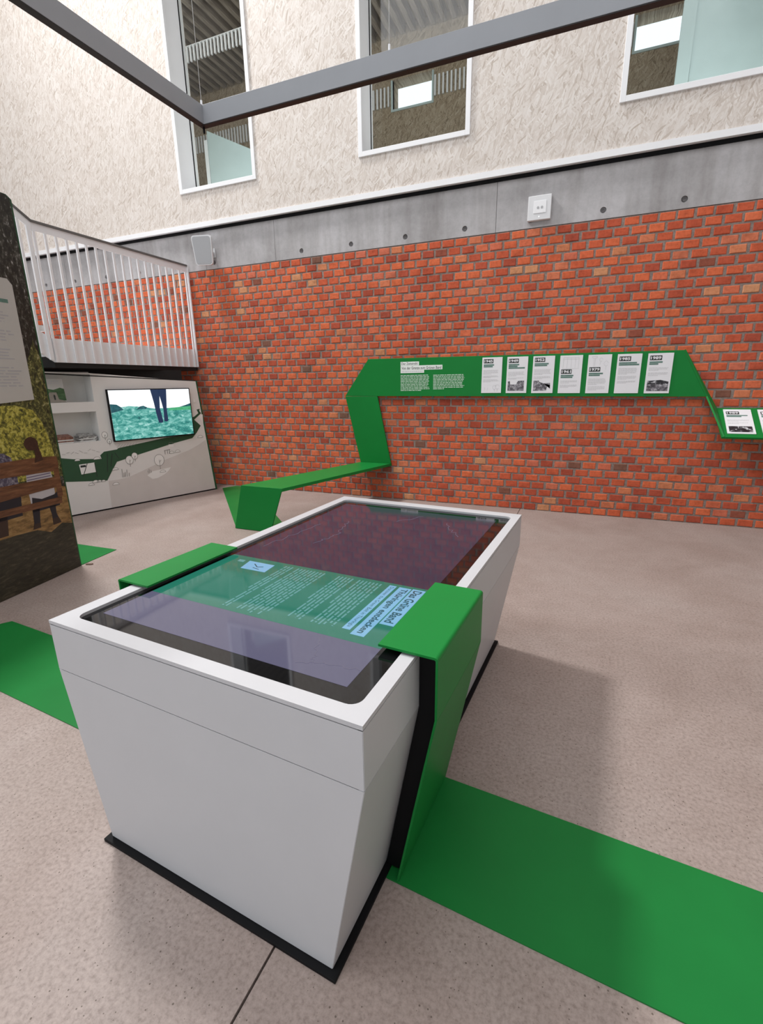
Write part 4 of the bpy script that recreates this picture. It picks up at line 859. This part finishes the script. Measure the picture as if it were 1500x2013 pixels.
# ================================================================== HANGING FRAME
hf = empty('suspended_truss'); tag(hf, 'slim grey rectangular metal frame hanging on thin cables over the table', 'hanging frame')
ZF, FH, FT = 2.80, 0.100, 0.042
FX0, FY1 = -2.246, 2.706; FX1, FY0 = 1.9, -1.6
ang = math.radians(0.5)
def hb(name, mat, *bb): return box(name, mat, hf, *bb, bevel=0.0008)
hb('beam', FRAME_GREY, FX0, FY1 - FT, ZF + 0.004, FX1, FY1, ZF + FH); hb('beam', FRAME_GREY, FX0, FY0, ZF + 0.004, FX0 + FT, FY1 - FT - 0.0004, ZF + FH)
hb('beam', FRAME_GREY, FX1 - FT, FY0, ZF + 0.004, FX1, FY1 - FT - 0.0004, ZF + FH); hb('beam', FRAME_GREY, FX0 + FT + 0.0004, FY0, ZF + 0.004, FX1 - FT - 0.0004, FY0 + FT, ZF + FH)
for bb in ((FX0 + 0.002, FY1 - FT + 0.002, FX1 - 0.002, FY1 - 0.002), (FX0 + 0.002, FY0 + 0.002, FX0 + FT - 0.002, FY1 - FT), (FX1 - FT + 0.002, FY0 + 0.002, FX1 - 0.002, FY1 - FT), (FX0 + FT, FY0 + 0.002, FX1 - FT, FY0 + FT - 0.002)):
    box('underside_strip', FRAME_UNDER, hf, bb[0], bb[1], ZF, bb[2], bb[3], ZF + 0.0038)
for x, y in ((FX0 + 0.02, FY1 - 0.02), (-1.035, FY1 - 0.02), (1.6, FY1 - 0.02), (FX0 + 0.02, 0.2), (FX1 - 0.02, 0.2)):
    g = Geo(); g.tube((x, y, ZF + FH + 0.02), (x, y, ZC - 0.001), 0.0016, 6); g.build('cable', STEEL, hf)
    g = Geo(); g.tube((x, y, ZF + FH), (x, y, ZF + FH + 0.035), 0.006, 8); g.build('cable_grip', WHITE_PAINT, hf)
g = Geo(); g.tube((FX0 + 0.021, FY1 - 0.021, ZF - 0.032), (FX0 + 0.021, FY1 - 0.021, ZF - 0.0005), 0.006, 8); g.build('corner_plug', BLACK, hf)

# ================================================================== WALL DEVICES
sp = empty('loudspeaker'); tag(sp, 'white rounded wall loudspeaker with grey grille on concrete band', 'loudspeaker')
SPF = Frame((-4.235, D - 0.17, 2.836), Vector((0.96, 0.26, 0.0)), (0.03, -0.10, 1.0))
def rrect(w0, w1, h, r, n=5):
    pts = []
    for cx, cy, s0 in ((-w0 + r, -h + r, math.pi), (w0 - r, -h + r, 1.5 * math.pi), (w1 - r, h - r, 0), (-w1 + r, h - r, 0.5 * math.pi)):
        pts += [(cx + r * math.cos(s0 + k * math.pi / 2 / (n - 1)), cy + r * math.sin(s0 + k * math.pi / 2 / (n - 1))) for k in range(n)]
    return pts
g = Geo(); o_ = rrect(0.105, 0.122, 0.155, 0.032); n = len(o_)
fr_ = [SPF.p(x, y, 0.0) for x, y in o_]; bk_ = [SPF.p(x * 0.62, y * 0.72, -0.11) for x, y in o_]; md_ = [SPF.p(x, y, -0.03) for x, y in o_]
g.add(fr_ + md_ + bk_, [tuple(range(n)), tuple(range(2 * n, 3 * n))] + [(i, (i + 1) % n, n + (i + 1) % n, n + i) for i in range(n)] + [(n + i, n + (i + 1) % n, 2 * n + (i + 1) % n, 2 * n + i) for i in range(n)])
g.build('shell', SPK_SHELL, sp)
g = Geo(); g.prism([SPF.p(x * 0.90, y * 0.925, 0.0005) for x, y in o_], SPF.n * 0.004); g.build('grille', SPK_GRILL, sp)
g = Geo(); g.tube((-4.22, D - 0.10, 2.84), (-4.22, D - 0.001, 2.84), 0.016, 10); g.box(-4.25, D - 0.008, 2.79, -4.19, D - 0.0005, 2.89); g.build('bracket', SPK_SHELL, sp)
g = Geo(); pts = [(-4.43, D - 0.004, 3.045), (-4.435, D - 0.015, 3.02), (-4.41, D - 0.03, 2.97), (-4.385, D - 0.05, 2.92), (-4.34, D - 0.09, 2.88), (-4.28, D - 0.11, 2.86)]
for p, q in zip(pts[:-1], pts[1:]): g.tube(p, q, 0.004, 6)
g.build('cable', SPK_SHELL, sp)

sn = empty('wall_sensor'); tag(sn, 'white square sensor box with two small round openings on concrete band', 'sensor')
SNF = Frame((-0.4965, D - 0.038, 2.818), (1, 0, 0), (0, 0, 1))
slab('housing', SPK_SHELL, sn, [SNF.p(-0.100, -0.099), SNF.p(0.100, -0.099), SNF.p(0.100, 0.099), SNF.p(-0.100, 0.099)], (0, 0.037, 0), 0.004)
slab('inset_plate', WHITE_FRAME, sn, [SNF.p(-0.050, -0.045, 0.0005), SNF.p(0.058, -0.045, 0.0005), SNF.p(0.058, 0.055, 0.0005), SNF.p(-0.050, 0.055, 0.0005)], SNF.n * 0.003, 0.001)
for x in (-0.012, 0.022): SNF.poly('opening', SPK_GRILL, sn, ellipse(x, 0.0, 0.011, 0.011, 12), 0.0038, 0.001)
SNF.poly('indicator', TV_SKY, sn, ellipse(0.0, -0.072, 0.005, 0.005, 10), 0.0005, 0.001)
